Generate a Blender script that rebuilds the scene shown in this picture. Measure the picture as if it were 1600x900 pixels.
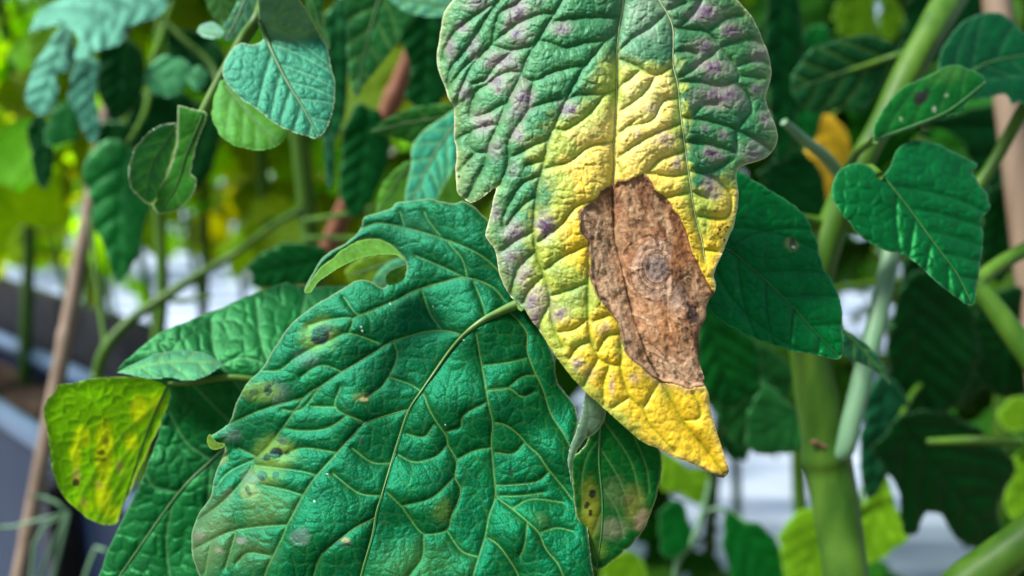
import bpy, math, random
import numpy as np
from mathutils import Vector, Matrix

for o in list(bpy.data.objects): bpy.data.objects.remove(o)
scene = bpy.context.scene
R = math.radians
# ---------------------------------------------------------------- camera, sky, sun, exposure
CAM = Vector((0.0, 0.0, 1.10)); PITCH = R(10.0); HFOV = R(64.0)
cam_data = bpy.data.cameras.new('camera'); cam = bpy.data.objects.new('camera', cam_data)
scene.collection.objects.link(cam); scene.camera = cam
cam.location = CAM; cam.rotation_euler = (R(90) - PITCH, 0, 0)
cam_data.sensor_fit = 'HORIZONTAL'; cam_data.angle = HFOV
cam_data.clip_start = 0.02; cam_data.clip_end = 2000
cam_data.dof.use_dof = True; cam_data.dof.focus_distance = 0.250
cam_data.dof.aperture_fstop = cam_data.lens / 5.0           # 5 mm wide pupil
SUN_EL, SUN_AZ = R(56), R(-105)                               # azimuth from +Y towards +X
w = bpy.data.worlds.new('World'); scene.world = w; w.use_nodes = True
wn = w.node_tree.nodes; sky = wn.new('ShaderNodeTexSky'); sky.sky_type = 'NISHITA'
sky.sun_disc = False; sky.sun_elevation = SUN_EL; sky.sun_rotation = SUN_AZ
sky.air_density = 1.0; sky.dust_density = 2.0
w.node_tree.links.new(sky.outputs[0], wn['Background'].inputs[0]); wn['Background'].inputs[1].default_value = 0.085
sun_d = bpy.data.lights.new('sun', 'SUN'); sun = bpy.data.objects.new('sun', sun_d); scene.collection.objects.link(sun)
sun_d.energy = 3.4; sun_d.angle = R(12); sun_d.color = (1.0, 0.97, 0.90)
sd = Vector((math.sin(SUN_AZ) * math.cos(SUN_EL), math.cos(SUN_AZ) * math.cos(SUN_EL), math.sin(SUN_EL)))
sun.rotation_euler = sd.to_track_quat('Z', 'Y').to_euler(); sun.location = (0, 0, 5)
vs = scene.view_settings; vs.view_transform = 'Standard'; vs.look = 'None'; vs.gamma = 1.0
vs.use_curve_mapping = False; vs.exposure = 1.4
scene.render.engine = 'CYCLES'; scene.cycles.max_bounces = 8; scene.cycles.transmission_bounces = 6

# ---------------------------------------------------------------- helpers
COL = scene.collection
KPX = math.tan(HFOV / 2) / 800.0                            # metres per photo pixel at 1 m
FW = np.array((0, math.cos(PITCH), -math.sin(PITCH))); UP = np.array((0, math.sin(PITCH), math.cos(PITCH)))
RT = np.array((1.0, 0, 0)); C0 = np.array(CAM)
def P(x, y, d):
    """photo pixel + distance -> world point (arrays welcome)"""
    x = np.asarray(x, float); y = np.asarray(y, float); d = np.asarray(d, float)
    return C0 + d[..., None] * (FW + ((x - 800) * KPX)[..., None] * RT + ((450 - y) * KPX)[..., None] * UP)
def on_z(x, y, z):
    dr = FW + (x - 800) * KPX * RT + (450 - y) * KPX * UP
    return C0 + dr * ((z - C0[2]) / dr[2])
def pix(p):
    q = np.asarray(p, float) - C0; d = q @ FW
    return 800 + (q @ RT) / d / KPX, 450 - (q @ UP) / d / KPX, d
def tag(o, label=None, cat=None, group=None, kind=None):
    for k, v in (('label', label), ('category', cat), ('group', group), ('kind', kind)):
        if v: o[k] = v
    return o
def empty(name, loc):
    o = bpy.data.objects.new(name, None); COL.objects.link(o); o.location = loc; o.empty_display_size = 0.05
    return o
def world_loc(o): return o.location.copy() if o.type == 'EMPTY' else Vector((0, 0, 0))   # meshes are built in world coordinates
def link(name, me, parent=None):
    o = bpy.data.objects.new(name, me); COL.objects.link(o)
    if parent is not None:
        o.parent = parent; o.matrix_parent_inverse = Matrix.Translation(-world_loc(parent))
    return o
def mesh_np(name, V, F, mat, cols=None, smooth=True):
    V = np.asarray(V, np.float32); F = np.asarray(F, np.int32); k = F.shape[1]
    me = bpy.data.meshes.new(name)
    me.vertices.add(len(V)); me.vertices.foreach_set('co', V.ravel())
    me.loops.add(F.size); me.loops.foreach_set('vertex_index', F.ravel())
    me.polygons.add(len(F)); me.polygons.foreach_set('loop_start', np.arange(0, F.size, k, dtype=np.int32))
    me.polygons.foreach_set('loop_total', np.full(len(F), k, np.int32))
    me.update(calc_edges=True); me.validate()
    if smooth: me.polygons.foreach_set('use_smooth', np.ones(len(me.polygons), bool))
    if cols is not None:
        a = me.color_attributes.new('Col', 'FLOAT_COLOR', 'POINT')
        c = np.ones((len(V), 4), np.float32); c[:, :3] = cols; a.data.foreach_set('color', c.ravel())
    if mat: me.materials.append(mat)
    return me
_rng = np.random.RandomState(7); _T = _rng.rand(256, 256)
def vnoise(x, y, s, seed=0):
    x = x / s + seed * 17.31; y = y / s + seed * 9.77
    xi = np.floor(x).astype(int); yi = np.floor(y).astype(int); fx = x - xi; fy = y - yi
    fx = fx * fx * (3 - 2 * fx); fy = fy * fy * (3 - 2 * fy)
    g = lambda a, b: _T[a % 256, b % 256]
    return ((g(xi, yi) * (1 - fx) + g(xi + 1, yi) * fx) * (1 - fy) + (g(xi, yi + 1) * (1 - fx) + g(xi + 1, yi + 1) * fx) * fy) * 2 - 1
def fbm(x, y, s, seed=0, n=4):
    t = 0; a = 0.55
    for i in range(n): t = t + a * vnoise(x, y, s / 2 ** i, seed + i); a *= 0.55
    return t
def cells(x, y, s, seed=0, ax=1.0, ay=1.0):
    """Worley: distance to the nearest cell edge, and a random value for the cell"""
    u = x / s * ax; v = y / s * ay; ui = np.floor(u).astype(int); vi = np.floor(v).astype(int)
    f1 = np.full(u.shape, 9.0); f2 = f1.copy(); cid = np.zeros(u.shape)
    for i in range(-2, 3):
        for j in range(-2, 3):
            a = ui + i; b = vi + j
            du = a + 0.1 + 0.8 * _T[(a + 31 * seed) % 256, (b + 7) % 256] - u
            dv = b + 0.1 + 0.8 * _T[(a + 101) % 256, (b + 13 * seed + 50) % 256] - v
            d = np.sqrt(du * du + dv * dv); near = d < f1
            f2 = np.where(near, f1, np.minimum(f2, d)); f1 = np.where(near, d, f1)
            cid = np.where(near, _T[(a + 5) % 256, (b + seed) % 256], cid)
    return (f2 - f1) * s * 0.5, cid
def smooth_line(pts, step=4.0):
    """Catmull-Rom through points of any dimension"""
    p = np.asarray(pts, float)
    if len(p) < 3: 
        n = max(2, int(np.linalg.norm(p[1, :2] - p[0, :2]) / step)); t = np.linspace(0, 1, n + 1)[:, None]
        return p[0] * (1 - t) + p[1] * t
    q = np.vstack([2 * p[0] - p[1], p, 2 * p[-1] - p[-2]]); out = []
    for i in range(1, len(q) - 2):
        n = max(1, int(np.linalg.norm(q[i + 1, :2] - q[i, :2]) / step)); t = np.arange(n)[:, None] / n
        a, b, c, d = q[i - 1], q[i], q[i + 1], q[i + 2]
        out.append(0.5 * (2 * b + (c - a) * t + (2 * a - 5 * b + 4 * c - d) * t ** 2 + (3 * b - a - 3 * c + d) * t ** 3))
    out.append(p[-1:]); return np.vstack(out)
def dist_line(X, Y, pts, rad=None, D=None):
    """distance on a regular pixel grid to a polyline (inside a window when rad is given)"""
    if D is None: D = np.full(X.shape, 1e3 if rad is None else rad)
    x0, y0 = X[0, 0], Y[0, 0]; s = X[0, 1] - X[0, 0]
    for (ax, ay), (bx, by) in zip(pts[:-1], pts[1:]):
        if rad is None: sl = (slice(None), slice(None))
        else:
            i0 = max(0, int((min(ay, by) - rad - y0) / s)); i1 = max(0, int((max(ay, by) + rad - y0) / s) + 2)
            j0 = max(0, int((min(ax, bx) - rad - x0) / s)); j1 = max(0, int((max(ax, bx) + rad - x0) / s) + 2)
            sl = (slice(i0, i1), slice(j0, j1))
        x = X[sl]; y = Y[sl]
        if x.size == 0: continue
        dx, dy = bx - ax, by - ay; L = dx * dx + dy * dy + 1e-9
        t = np.clip(((x - ax) * dx + (y - ay) * dy) / L, 0, 1)
        D[sl] = np.minimum(D[sl], np.hypot(x - ax - t * dx, y - ay - t * dy))
    return D
def inside(X, Y, poly):
    r = np.zeros(X.shape, bool); p = np.asarray(poly)
    for (ax, ay), (bx, by) in zip(p, np.roll(p, -1, 0)):
        if ay == by: continue
        c = (ay > Y) != (by > Y)
        r ^= c & (X < (bx - ax) * (Y - ay) / (by - ay) + ax)
    return r
def snap(px, py, poly):
    p = np.asarray(poly); best = np.full(len(px), 1e9); ox = px.copy(); oy = py.copy()
    for (ax, ay), (bx, by) in zip(p, np.roll(p, -1, 0)):
        dx, dy = bx - ax, by - ay; t = np.clip(((px - ax) * dx + (py - ay) * dy) / (dx * dx + dy * dy + 1e-9), 0, 1)
        qx, qy = ax + t * dx, ay + t * dy; d = (px - qx) ** 2 + (py - qy) ** 2; m = d < best
        best[m] = d[m]; ox[m] = qx[m]; oy[m] = qy[m]
    return ox, oy
sst = lambda a, b, x: (lambda t: t * t * (3 - 2 * t))(np.clip((x - a) / (b - a), 0, 1))
def blur(a, r, n=2):
    for _ in range(n):
        for ax in (0, 1):
            p = np.pad(a, [(r + 1, r) if k == ax else (0, 0) for k in (0, 1)], 'edge'); cs = np.cumsum(p, ax); m = cs.shape[ax]
            a = (np.take(cs, range(2 * r + 1, m), ax) - np.take(cs, range(0, m - 2 * r - 1), ax)) / (2 * r + 1)
    return a
dome = lambda d, w_: 1 - (1 - np.clip(d / w_, 0, 1)) ** 2
def mixc(c, col, m): return c * (1 - m[..., None]) + np.asarray(col) * m[..., None]

# ---------------------------------------------------------------- materials
def nodes(name):
    m = bpy.data.materials.new(name); m.use_nodes = True; nt = m.node_tree
    return m, nt, nt.nodes, nt.links, nt.nodes['Principled BSDF'], nt.nodes['Material Output']
def leaf_mat(name, rough=0.45, trans=0.28, attr=True, base=(0.04, 0.12, 0.04), var=0.25, bump=0.25, spec=0.5, tgain=(1.5, 1.55, 0.5), rnd=0.0, tint=(.10, 1.0, .30)):
    m, nt, N, L, bs, out = nodes(name)
    tc = N.new('ShaderNodeTexCoord')
    no = N.new('ShaderNodeTexNoise'); no.inputs['Scale'].default_value = 160; no.inputs['Detail'].default_value = 6
    L.new(tc.outputs['Object'], no.inputs['Vector'])
    if attr:
        a = N.new('ShaderNodeAttribute'); a.attribute_name = 'Col'; src = a.outputs['Color']
    else:
        rg = N.new('ShaderNodeRGB'); rg.outputs[0].default_value = (*base, 1); src = rg.outputs[0]
    if rnd > 0:
        oi = N.new('ShaderNodeObjectInfo'); hs = N.new('ShaderNodeHueSaturation')
        mr = N.new('ShaderNodeMapRange'); mr.inputs['To Min'].default_value = 0.5 - 0.05 * rnd; mr.inputs['To Max'].default_value = 0.5 + 0.02 * rnd
        mv = N.new('ShaderNodeMapRange'); mv.inputs['To Min'].default_value = 1 - 0.5 * rnd; mv.inputs['To Max'].default_value = 1 + 0.6 * rnd
        L.new(oi.outputs['Random'], mr.inputs['Value']); L.new(oi.outputs['Random'], mv.inputs['Value'])
        L.new(mr.outputs[0], hs.inputs['Hue']); L.new(mv.outputs[0], hs.inputs['Value']); L.new(src, hs.inputs['Color']); src = hs.outputs[0]
    ma = N.new('ShaderNodeMapRange'); ma.inputs['From Min'].default_value = 0.3; ma.inputs['From Max'].default_value = 0.7
    ma.inputs['To Min'].default_value = 1 - var; ma.inputs['To Max'].default_value = 1 + var
    L.new(no.outputs['Fac'], ma.inputs['Value'])
    vm = N.new('ShaderNodeVectorMath'); vm.operation = 'SCALE'; L.new(src, vm.inputs[0]); L.new(ma.outputs[0], vm.inputs['Scale'])
    L.new(vm.outputs[0], bs.inputs['Base Color'])
    bs.inputs['Roughness'].default_value = rough; bs.inputs['Specular IOR Level'].default_value = spec; bs.inputs['Specular Tint'].default_value = (*tint, 1)
    nb = N.new('ShaderNodeTexNoise'); nb.inputs['Scale'].default_value = 1500; nb.inputs['Detail'].default_value = 4
    L.new(tc.outputs['Object'], nb.inputs['Vector'])
    bp = N.new('ShaderNodeBump'); bp.inputs['Strength'].default_value = bump; bp.inputs['Distance'].default_value = 0.0004
    L.new(nb.outputs['Fac'], bp.inputs['Height']); L.new(bp.outputs[0], bs.inputs['Normal'])
    tr = N.new('ShaderNodeBsdfTranslucent'); tg = N.new('ShaderNodeVectorMath'); tg.operation = 'MULTIPLY'
    tg.inputs[1].default_value = tgain; L.new(vm.outputs[0], tg.inputs[0]); L.new(tg.outputs[0], tr.inputs['Color'])
    mx = N.new('ShaderNodeMixShader'); mx.inputs[0].default_value = trans
    L.new(bs.outputs[0], mx.inputs[1]); L.new(tr.outputs[0], mx.inputs[2]); L.new(mx.outputs[0], out.inputs[0])
    return m
def plain_mat(name, c1, c2, scale=40, rough=0.6, bump=0.2, dist=0.001, stretch=(1, 1, 1), detail=6):
    m, nt, N, L, bs, out = nodes(name)
    tc = N.new('ShaderNodeTexCoord'); mp = N.new('ShaderNodeMapping'); mp.inputs['Scale'].default_value = stretch
    L.new(tc.outputs['Object'], mp.inputs[0])
    no = N.new('ShaderNodeTexNoise'); no.inputs['Scale'].default_value = scale; no.inputs['Detail'].default_value = detail
    L.new(mp.outputs[0], no.inputs['Vector'])
    cr = N.new('ShaderNodeValToRGB'); cr.color_ramp.elements[0].position = 0.32; cr.color_ramp.elements[1].position = 0.68
    cr.color_ramp.elements[0].color = (*c1, 1); cr.color_ramp.elements[1].color = (*c2, 1)
    L.new(no.outputs['Fac'], cr.inputs[0]); L.new(cr.outputs[0], bs.inputs['Base Color']); bs.inputs['Roughness'].default_value = rough
    bp = N.new('ShaderNodeBump'); bp.inputs['Strength'].default_value = bump; bp.inputs['Distance'].default_value = dist
    L.new(no.outputs['Fac'], bp.inputs['Height']); L.new(bp.outputs[0], bs.inputs['Normal'])
    return m
M = {}
M['hero'] = leaf_mat('blighted_leaf', rough=0.50, trans=0.14, spec=0.40, tint=(.45, 1.0, .80), bump=0.4, var=0.16, tgain=(1.25, 1.2, 0.6))
M['dead'] = leaf_mat('dead_leaf_tissue', rough=0.72, trans=0.08, bump=0.6, var=0.25, spec=0.3, tint=(1, .9, .85), tgain=(1.1, 0.9, 0.7))
M['leaf'] = leaf_mat('leaf_green', rough=0.45, trans=0.18, spec=0.42, bump=0.3, var=0.18)
M['teal'] = leaf_mat('leaf_blue_green', rough=0.48, trans=0.16, spec=0.50, bump=0.45, var=0.18, tint=(.02, 1.0, .60))
M['soft'] = leaf_mat('leaf_soft', rough=0.5, trans=0.36, spec=0.3, bump=0.2, var=0.15)
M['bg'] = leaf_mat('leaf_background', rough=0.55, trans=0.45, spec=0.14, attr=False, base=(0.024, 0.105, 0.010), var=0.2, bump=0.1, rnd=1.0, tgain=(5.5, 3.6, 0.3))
M['bgd'] = leaf_mat('leaf_background_shade', rough=0.55, trans=0.35, spec=0.12, attr=False, base=(0.010, 0.066, 0.005), var=0.2, bump=0.1, rnd=.7, tgain=(2.6, 2.2, 0.4))  # shade of the near right rows put into the base colour
M['bgl'] = leaf_mat('leaf_background_lit', rough=0.55, trans=0.5, spec=0.12, attr=False, base=(0.075, 0.20, 0.006), var=0.2, bump=0.1, rnd=1.0, tgain=(5.6, 3.8, 0.3))  # sunlit copy of the background leaf, its light put into the base colour
M['far'] = leaf_mat('leaf_far', rough=0.55, trans=0.5, spec=0.14, attr=False, base=(0.075, 0.19, 0.008), var=0.3, bump=0.1, tgain=(3.0, 2.4, 0.4))  # sunlight on the far rows put into the base colour
M['vein'] = plain_mat('vein_green', (0.065, 0.16, 0.028), (0.10, 0.21, 0.04), 400, 0.45, 0.2, 0.0003)
M['vein_dark'] = plain_mat('vein_dark', (0.02, 0.10, 0.02), (0.04, 0.14, 0.03), 400, 0.5, 0.2, 0.0003)
M['vein_pale'] = plain_mat('vein_pale', (0.33, 0.38, 0.17), (0.42, 0.45, 0.24), 500, 0.5, 0.2, 0.0003)
M['vein_dead'] = plain_mat('vein_dead', (0.02, 0.013, 0.012), (0.30, 0.20, 0.15), 420, 0.7, 0.3, 0.0003)
M['stem'] = plain_mat('stem_green', (0.022, 0.080, 0.004), (0.065, 0.15, 0.012), 90, 0.5, 0.25, 0.0006, (1, 1, 0.25))
M['stem_pale'] = plain_mat('stem_pale', (0.10, 0.22, 0.12), (0.15, 0.28, 0.16), 90, 0.42, 0.2, 0.0005, (1, 1, 0.25))
M['scar'] = plain_mat('stem_scar', (0.10, 0.05, 0.025), (0.20, 0.11, 0.06), 300, 0.8, 0.6, 0.001)
M['cane'] = plain_mat('bamboo_tan', (0.11, 0.075, 0.048), (0.26, 0.19, 0.14), 40, 0.5, 0.25, 0.0006, (1, 1, 0.08))
M['cane_red'] = plain_mat('bamboo_russet', (0.12, 0.045, 0.024), (0.22, 0.09, 0.05), 40, 0.5, 0.25, 0.0006, (1, 1, 0.08))
M['soil'] = plain_mat('soil', (0.008, 0.006, 0.005), (0.045, 0.032, 0.024), 60, 0.95, 1.0, 0.01)
M['ground'] = plain_mat('soil_ground', (0.10, 0.075, 0.055), (0.22, 0.17, 0.13), 6, 0.95, 0.8, 0.02)
M['film'] = plain_mat('white_film', (0.07, 0.11, 0.19), (0.46, 0.53, 0.65), 3.6, 0.38, 0.25, 0.01, (0.3, 3, 1))
M['panel'] = plain_mat('panel_blue_grey', (0.003, 0.010, 0.030), (0.006, 0.016, 0.042), 12, 0.5, 0.1, 0.001)
M['rail'] = plain_mat('rail_grey', (0.035, 0.07, 0.12), (0.06, 0.10, 0.17), 20, 0.35, 0.1, 0.0005)
M['black'] = plain_mat('black_liner', (0.008, 0.009, 0.012), (0.02, 0.022, 0.028), 20, 0.5, 0.2, 0.001)

for k_, v_ in (('panel', .2), ('soil', .05), ('black', .2), ('rail', .35), ('cane', .3), ('cane_red', .3), ('ground', .1), ('stem', .25), ('stem_pale', .3)): M[k_].node_tree.nodes['Principled BSDF'].inputs['Specular IOR Level'].default_value = v_
# ---------------------------------------------------------------- builders
def tube_mesh(name, pts, rad, mat, sides=14, wob=0.0, seed=1, caps=True):
    p = np.asarray(pts, float); n = len(p); t = np.gradient(p, axis=0); t /= np.linalg.norm(t, axis=1)[:, None] + 1e-12
    rad = np.broadcast_to(np.asarray(rad, float), (n,)); V = []; nrm = np.cross(t[0], (0.3, 0.2, 1.0)); nrm /= np.linalg.norm(nrm)
    a = np.linspace(0, 2 * np.pi, sides, endpoint=False); rs = np.random.RandomState(seed); ph = rs.rand(4) * 6.28
    for i in range(n):
        nrm = nrm - t[i] * (nrm @ t[i]); nrm /= np.linalg.norm(nrm); b = np.cross(t[i], nrm)
        r = rad[i] * (1 + wob * (0.5 * np.sin(2 * a + ph[0] + i * .11) + 0.5 * np.sin(3 * a + ph[1] - i * .07) + 0.6 * np.sin(i * .31 + ph[2])))
        V.append(p[i] + (np.cos(a) * r)[:, None] * nrm + (np.sin(a) * r)[:, None] * b)
    V = np.vstack(V); i = np.arange(n - 1)[:, None] * sides; j = np.arange(sides)[None, :]; k = (j + 1) % sides
    F = np.stack([i + j, i + sides + j, i + sides + k, i + k], -1).reshape(-1, 4)[:, ::-1]
    if caps:
        V = np.vstack([V, p[0] - t[0] * rad[0] * .3, p[-1] + t[-1] * rad[-1] * .3]); e = len(V)
        j = np.arange(sides); k = (j + 1) % sides; o = (n - 1) * sides
        F = np.vstack([F, np.stack([j, k, np.full(sides, e - 2), np.full(sides, e - 2)], 1), np.stack([o + k, o + j, np.full(sides, e - 1), np.full(sides, e - 1)], 1)])
        me = bpy.data.meshes.new(name); me.from_pydata(V.tolist(), [], [list(dict.fromkeys(f)) for f in F.tolist()])
        me.polygons.foreach_set('use_smooth', np.ones(len(me.polygons), bool)); me.materials.append(mat); return me
    return mesh_np(name, V, F, mat)
def stem(name, parent, pts, mat, sides=16, wob=0.05, seed=1, label=None):
    """pts: (photo x, photo y, distance m, radius m)"""
    q = smooth_line(pts, 8.0); o = link(name, tube_mesh(name, P(q[:, 0], q[:, 1], q[:, 2]), q[:, 3], mat, sides, wob, seed), parent)
    if label: o['label'] = label
    return o
def wstem(name, parent, pts, mat, sides=14, wob=0.04, seed=1, step=0.02, label=None):
    """pts: world (x, y, z, radius)"""
    p = np.asarray(pts, float); q = smooth_line(p[:, [2, 0, 1, 3]], step)[:, [1, 2, 0, 3]]
    o = link(name, tube_mesh(name, q[:, :3], q[:, 3], mat, sides, wob, seed), parent)
    if label: o['label'] = label
    return o

def auto_veins(outline, mid, n=6, ang=48, seed=0):
    rs = random.Random(seed); m = smooth_line(mid, 3.0); out = []; poly = np.asarray(outline)
    L = len(m)
    for k in range(n):
        for sgn in (-1, 1):
            f = (k + 0.45 + 0.4 * (sgn > 0)) / (n + 0.6); i = min(L - 2, int(f * L)); p = m[i].copy(); t = m[min(i + 3, L - 1)] - m[max(i - 3, 0)]; a0 = math.atan2(t[1], t[0])
            a = a0 + sgn * R(ang + rs.uniform(-6, 6)); line = [p.copy()]
            for _ in range(60):
                p = p + 9 * np.array((math.cos(a), math.sin(a))); a -= sgn * R(1.5 + rs.uniform(-2.4, 2.4))
                line.append(p.copy())
                if not inside(np.array([[p[0]]]), np.array([[p[1]]]), poly)[0, 0]: break
            out.append(line)
    return out

def leaf(parent, outline, d0, mid=None, veins=None, grad=(0, 0), centre=None, fold=0, bow=0, und=0.002, step=3.0, hv=4.0, wv=16, hc=1.5, cell=22,
         hf=0.4, col=(0.02, 0.09, 0.025), vcol=(0.10, 0.20, 0.05), vw=1.6, blotch=(), mat='leaf', name='leaf', label=None, seed=1, roll=0.0006, rollw=5,
         depth=None, colour=None, split=None, rim=0.00035, ecol=None, smooth=True, nveins=6, tooth=1.6, crisp=.45, midr=0.0007, midmat='vein_dark', raised=(), rr=0.0003, ang=48):
    poly = smooth_line(list(outline) + [outline[0]], 3.0)[:-1] if smooth else np.asarray(outline, float)
    if smooth:                                              # tiny irregular margin
        cx_, cy_ = poly.mean(0); dd = poly - (cx_, cy_); rr_ = np.linalg.norm(dd, axis=1)[:, None] + 1e-6
        k = np.arange(len(poly)); poly = poly + dd / rr_ * (tooth * vnoise(k * 3.0, k * 0 + seed, 14, seed) + tooth * .55 * vnoise(k * 3.0, k * 0 + seed, 5, seed + 3) + (tooth - .9) * 2 * vnoise(k * 3.0, k * 0 + seed, 34, seed + 5))[:, None]
    x0, y0 = poly.min(0) - 2 * step; x1, y1 = poly.max(0) + 2 * step
    X, Y = np.meshgrid(np.arange(x0, x1, step), np.arange(y0, y1, step)); ins = inside(X, Y, poly)
    kp = ins[:-1, :-1] | ins[1:, :-1] | ins[:-1, 1:] | ins[1:, 1:]
    used = np.zeros(X.shape, bool)
    for a in (slice(None, -1), slice(1, None)):
        for b in (slice(None, -1), slice(1, None)): used[a, b] |= kp
    of = used & ~ins; sx, sy = snap(X[of], Y[of], poly)
    XX = X.copy(); YY = Y.copy(); XX[of] = sx; YY[of] = sy
    cl = np.vstack([poly, poly[:1]]); de = dist_line(X, Y, cl, 40.0); de[of] = 0
    if mid is None: mid = [outline[0], outline[len(outline) // 2]]
    ml = smooth_line(mid, 4.0); dm = dist_line(X, Y, ml)
    vl = [smooth_line(v, 5.0) for v in (veins if veins is not None else auto_veins(outline, mid, nveins, ang, seed))]
    dv = np.full(X.shape, 60.0); dist_line(X, Y, ml, 60.0, dv)
    for v in vl: dist_line(X, Y, v, 60.0, dv)
    wx = X + 7 * vnoise(X, Y, 26, seed) + 2.5 * vnoise(X, Y, 9, seed + 5); wy = Y + 7 * vnoise(X, Y, 26, seed + 2) + 2.5 * vnoise(X, Y, 9, seed + 6)
    ce, cid = cells(wx, wy, cell, seed); c2, _ = cells(wx, wy, cell * 0.38, seed + 3)
    dq = np.minimum(dv, 45); hb = hv * (crisp * blur(1 - np.exp(-dq / (wv * .13)), 1, 1) + (1 - crisp) * blur(1 - np.exp(-dq / (wv * .62)), max(1, int(round(4 / step)))))
    h = hb + (hc * dome(ce, cell * .3) * (0.5 + cid) + hf * dome(c2, cell * .12)) * (0.25 + 0.75 * dome(dv, wv * .7))
    cx, cy = centre if centre else poly.mean(0)
    G = dict(X=X, Y=Y, dv=dv, dm=dm, de=de, ce=ce, c2=c2, cid=cid, seed=seed, h=h, hb=hb)
    D = (depth(G) if depth else d0 + grad[0] * (X - cx) / 100 + grad[1] * (Y - cy) / 100) + fold * dm / 100 + bow * (dm / 100) ** 2
    D = D + und * fbm(X, Y, 130, seed + 9, 2) + roll * np.exp(-de / rollw) - G['h'] * KPX * d0
    G['D'] = D
    if colour is not None: c = colour(G)
    else:
        c = np.empty(X.shape + (3,)); c[:] = col
        c = c * (1 + 0.30 * fbm(X, Y, 60, seed, 3) + 0.10 * (cid - .5))[..., None]
        c = mixc(c, np.array(vcol), 0.75 * np.exp(-(dv / vw) ** 2)); c = mixc(c, np.array(vcol) * .8, 0.20 * np.exp(-(ce / .8) ** 2)); c = c * (1 + 0.22 * fbm(X, Y, 7, seed + 13, 2))[..., None]  # vein lines; a vcol darker than col paints in the groove shade
        for (bx, by, rx, ry, bc, st, sf) in blotch:
            if bc is GRY: st = st * .6
            if bc is BRK: sf = sf * .5; rx = rx * 1.3; ry = ry * 1.3
            r = np.hypot((X - bx) / rx, (Y - by) / ry) + 0.35 * fbm(X, Y, min(rx, ry) * 1.5, seed + 4, 3)
            c = mixc(c, bc, st * (1 - sst(1 - sf, 1 + sf, r)))
        c = mixc(c, ecol if ecol is not None else np.array(col) * 1.6 + .05, 0.7 * np.exp(-(de / 1.8) ** 2))
    c = np.clip(c, 0.0008, 0.9)
    idx = -np.ones(X.shape, int); idx[used] = np.arange(used.sum())
    W = P(XX[used], YY[used], D[used]); cc = c[used]
    ii, jj = np.nonzero(kp); F = np.stack([idx[ii, jj], idx[ii + 1, jj], idx[ii + 1, jj + 1], idx[ii, jj + 1]], 1)
    def build(nm, F, m, par, skirt=True):
        u, inv = np.unique(F, return_inverse=True); f = inv.reshape(-1, 4); V = W[u]; C = cc[u]
        if skirt and rim:
            E = np.vstack([f[:, [0, 1]], f[:, [1, 2]], f[:, [2, 3]], f[:, [3, 0]]]); key = np.sort(E, 1); kk = key[:, 0] * (len(V) + 1) + key[:, 1]
            _, fi, ct = np.unique(kk, return_index=True, return_counts=True); be = E[fi[ct == 1]]
            bu, binv = np.unique(be, return_inverse=True); be2 = binv.reshape(-1, 2) + len(V)
            back = V[bu] - C0; back /= np.linalg.norm(back, axis=1)[:, None]
            V = np.vstack([V, V[bu] + back * rim]); C = np.vstack([C, C[bu]])
            f = np.vstack([f, np.stack([be[:, 1], be[:, 0], be2[:, 0], be2[:, 1]], 1)])
        o = link(nm, mesh_np(nm, V, f, M[m], C), par); return o
    if split is not None:
        msk = split(X[:-1, :-1] + step / 2, Y[:-1, :-1] + step / 2)[kp]
        o = build(name, F[~msk], mat, parent); build('dead_patch', F[msk], 'dead', o)['label'] = 'papery brown dead patch with grey target rings'
    else: o = build(name, F, mat, parent)
    if label: o['label'] = label
    def depth_at(px, py):
        j = np.clip(((px - x0) / step).round().astype(int), 0, X.shape[1] - 1); i = np.clip(((py - y0) / step).round().astype(int), 0, X.shape[0] - 1)
        return D[i, j]
    def rib(nm, line, r0, r1, m, keep=None):
        q = smooth_line(line, 4.0); okm = inside(q[:, 0][None], q[:, 1][None], poly)[0]
        q = q[okm]
        if len(q) < 4: return
        dd = depth_at(q[:, 0], q[:, 1]); dd = np.convolve(np.pad(dd, 2, 'edge'), np.ones(5) / 5, 'valid')
        return link(nm, tube_mesh(nm, P(q[:, 0], q[:, 1], dd - r0 * .2), np.linspace(r0, r1, len(q)), M[m], 8, 0.06, seed), o)
    if midr: rib('midrib', mid, midr, midr * .35, midmat)
    for v in raised: rib('vein', v, rr, rr * .5, midmat)
    o['_k'] = 1; del o['_k']
    leaf.last = dict(depth_at=depth_at, poly=poly)
    return o

# ================================================================ the setting
def sheet(name, x0, x1, y0, y1, nx, ny, zf, mat, kind='structure'):
    X, Y = np.meshgrid(np.linspace(x0, x1, nx), np.linspace(y0, y1, ny)); Z = zf(X, Y)
    i = np.arange(ny - 1)[:, None] * nx; j = np.arange(nx - 1)[None]
    F = np.stack([i + j, i + j + 1, i + nx + j + 1, i + nx + j], -1).reshape(-1, 4)
    o = link(name, mesh_np(name, np.stack([X, Y, Z], -1).reshape(-1, 3), F, mat)); return tag(o, kind=kind)
sheet('ground', -300, 300, -300, 300, 41, 41, lambda X, Y: X * 0, M['ground'])
def film_z(X, Y):
    bed = 0.07 * sst(0.0, 1.0, np.abs(((Y + 0.22 * X) % 1.5) / 1.5 - 0.5) * 2.2)
    return 0.03 + bed + 0.02 * fbm(X * 0.25 + Y * .1, Y * 2.2, 0.22, 3, 4) + 0.02 * fbm(X, Y, 1.1, 8, 2)
sheet('plastic_mulch', -7, 7, 0.9, 13, 260, 420, film_z, M['film'])
sheet('plastic_mulch', -60, 60, 13.0, 90, 61, 41, lambda X, Y: 0.06 + X * 0, M['film'])

# ================================================================ the blighted tomato plant in front
base = on_z(1330, 900, 0.55)
main = empty('tomato_plant', (0.165, 0.36, 0.03))
tag(main, 'tomato plant with the yellow blighted leaf and thick green main stem', 'plant', 'tomato plants')

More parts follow.
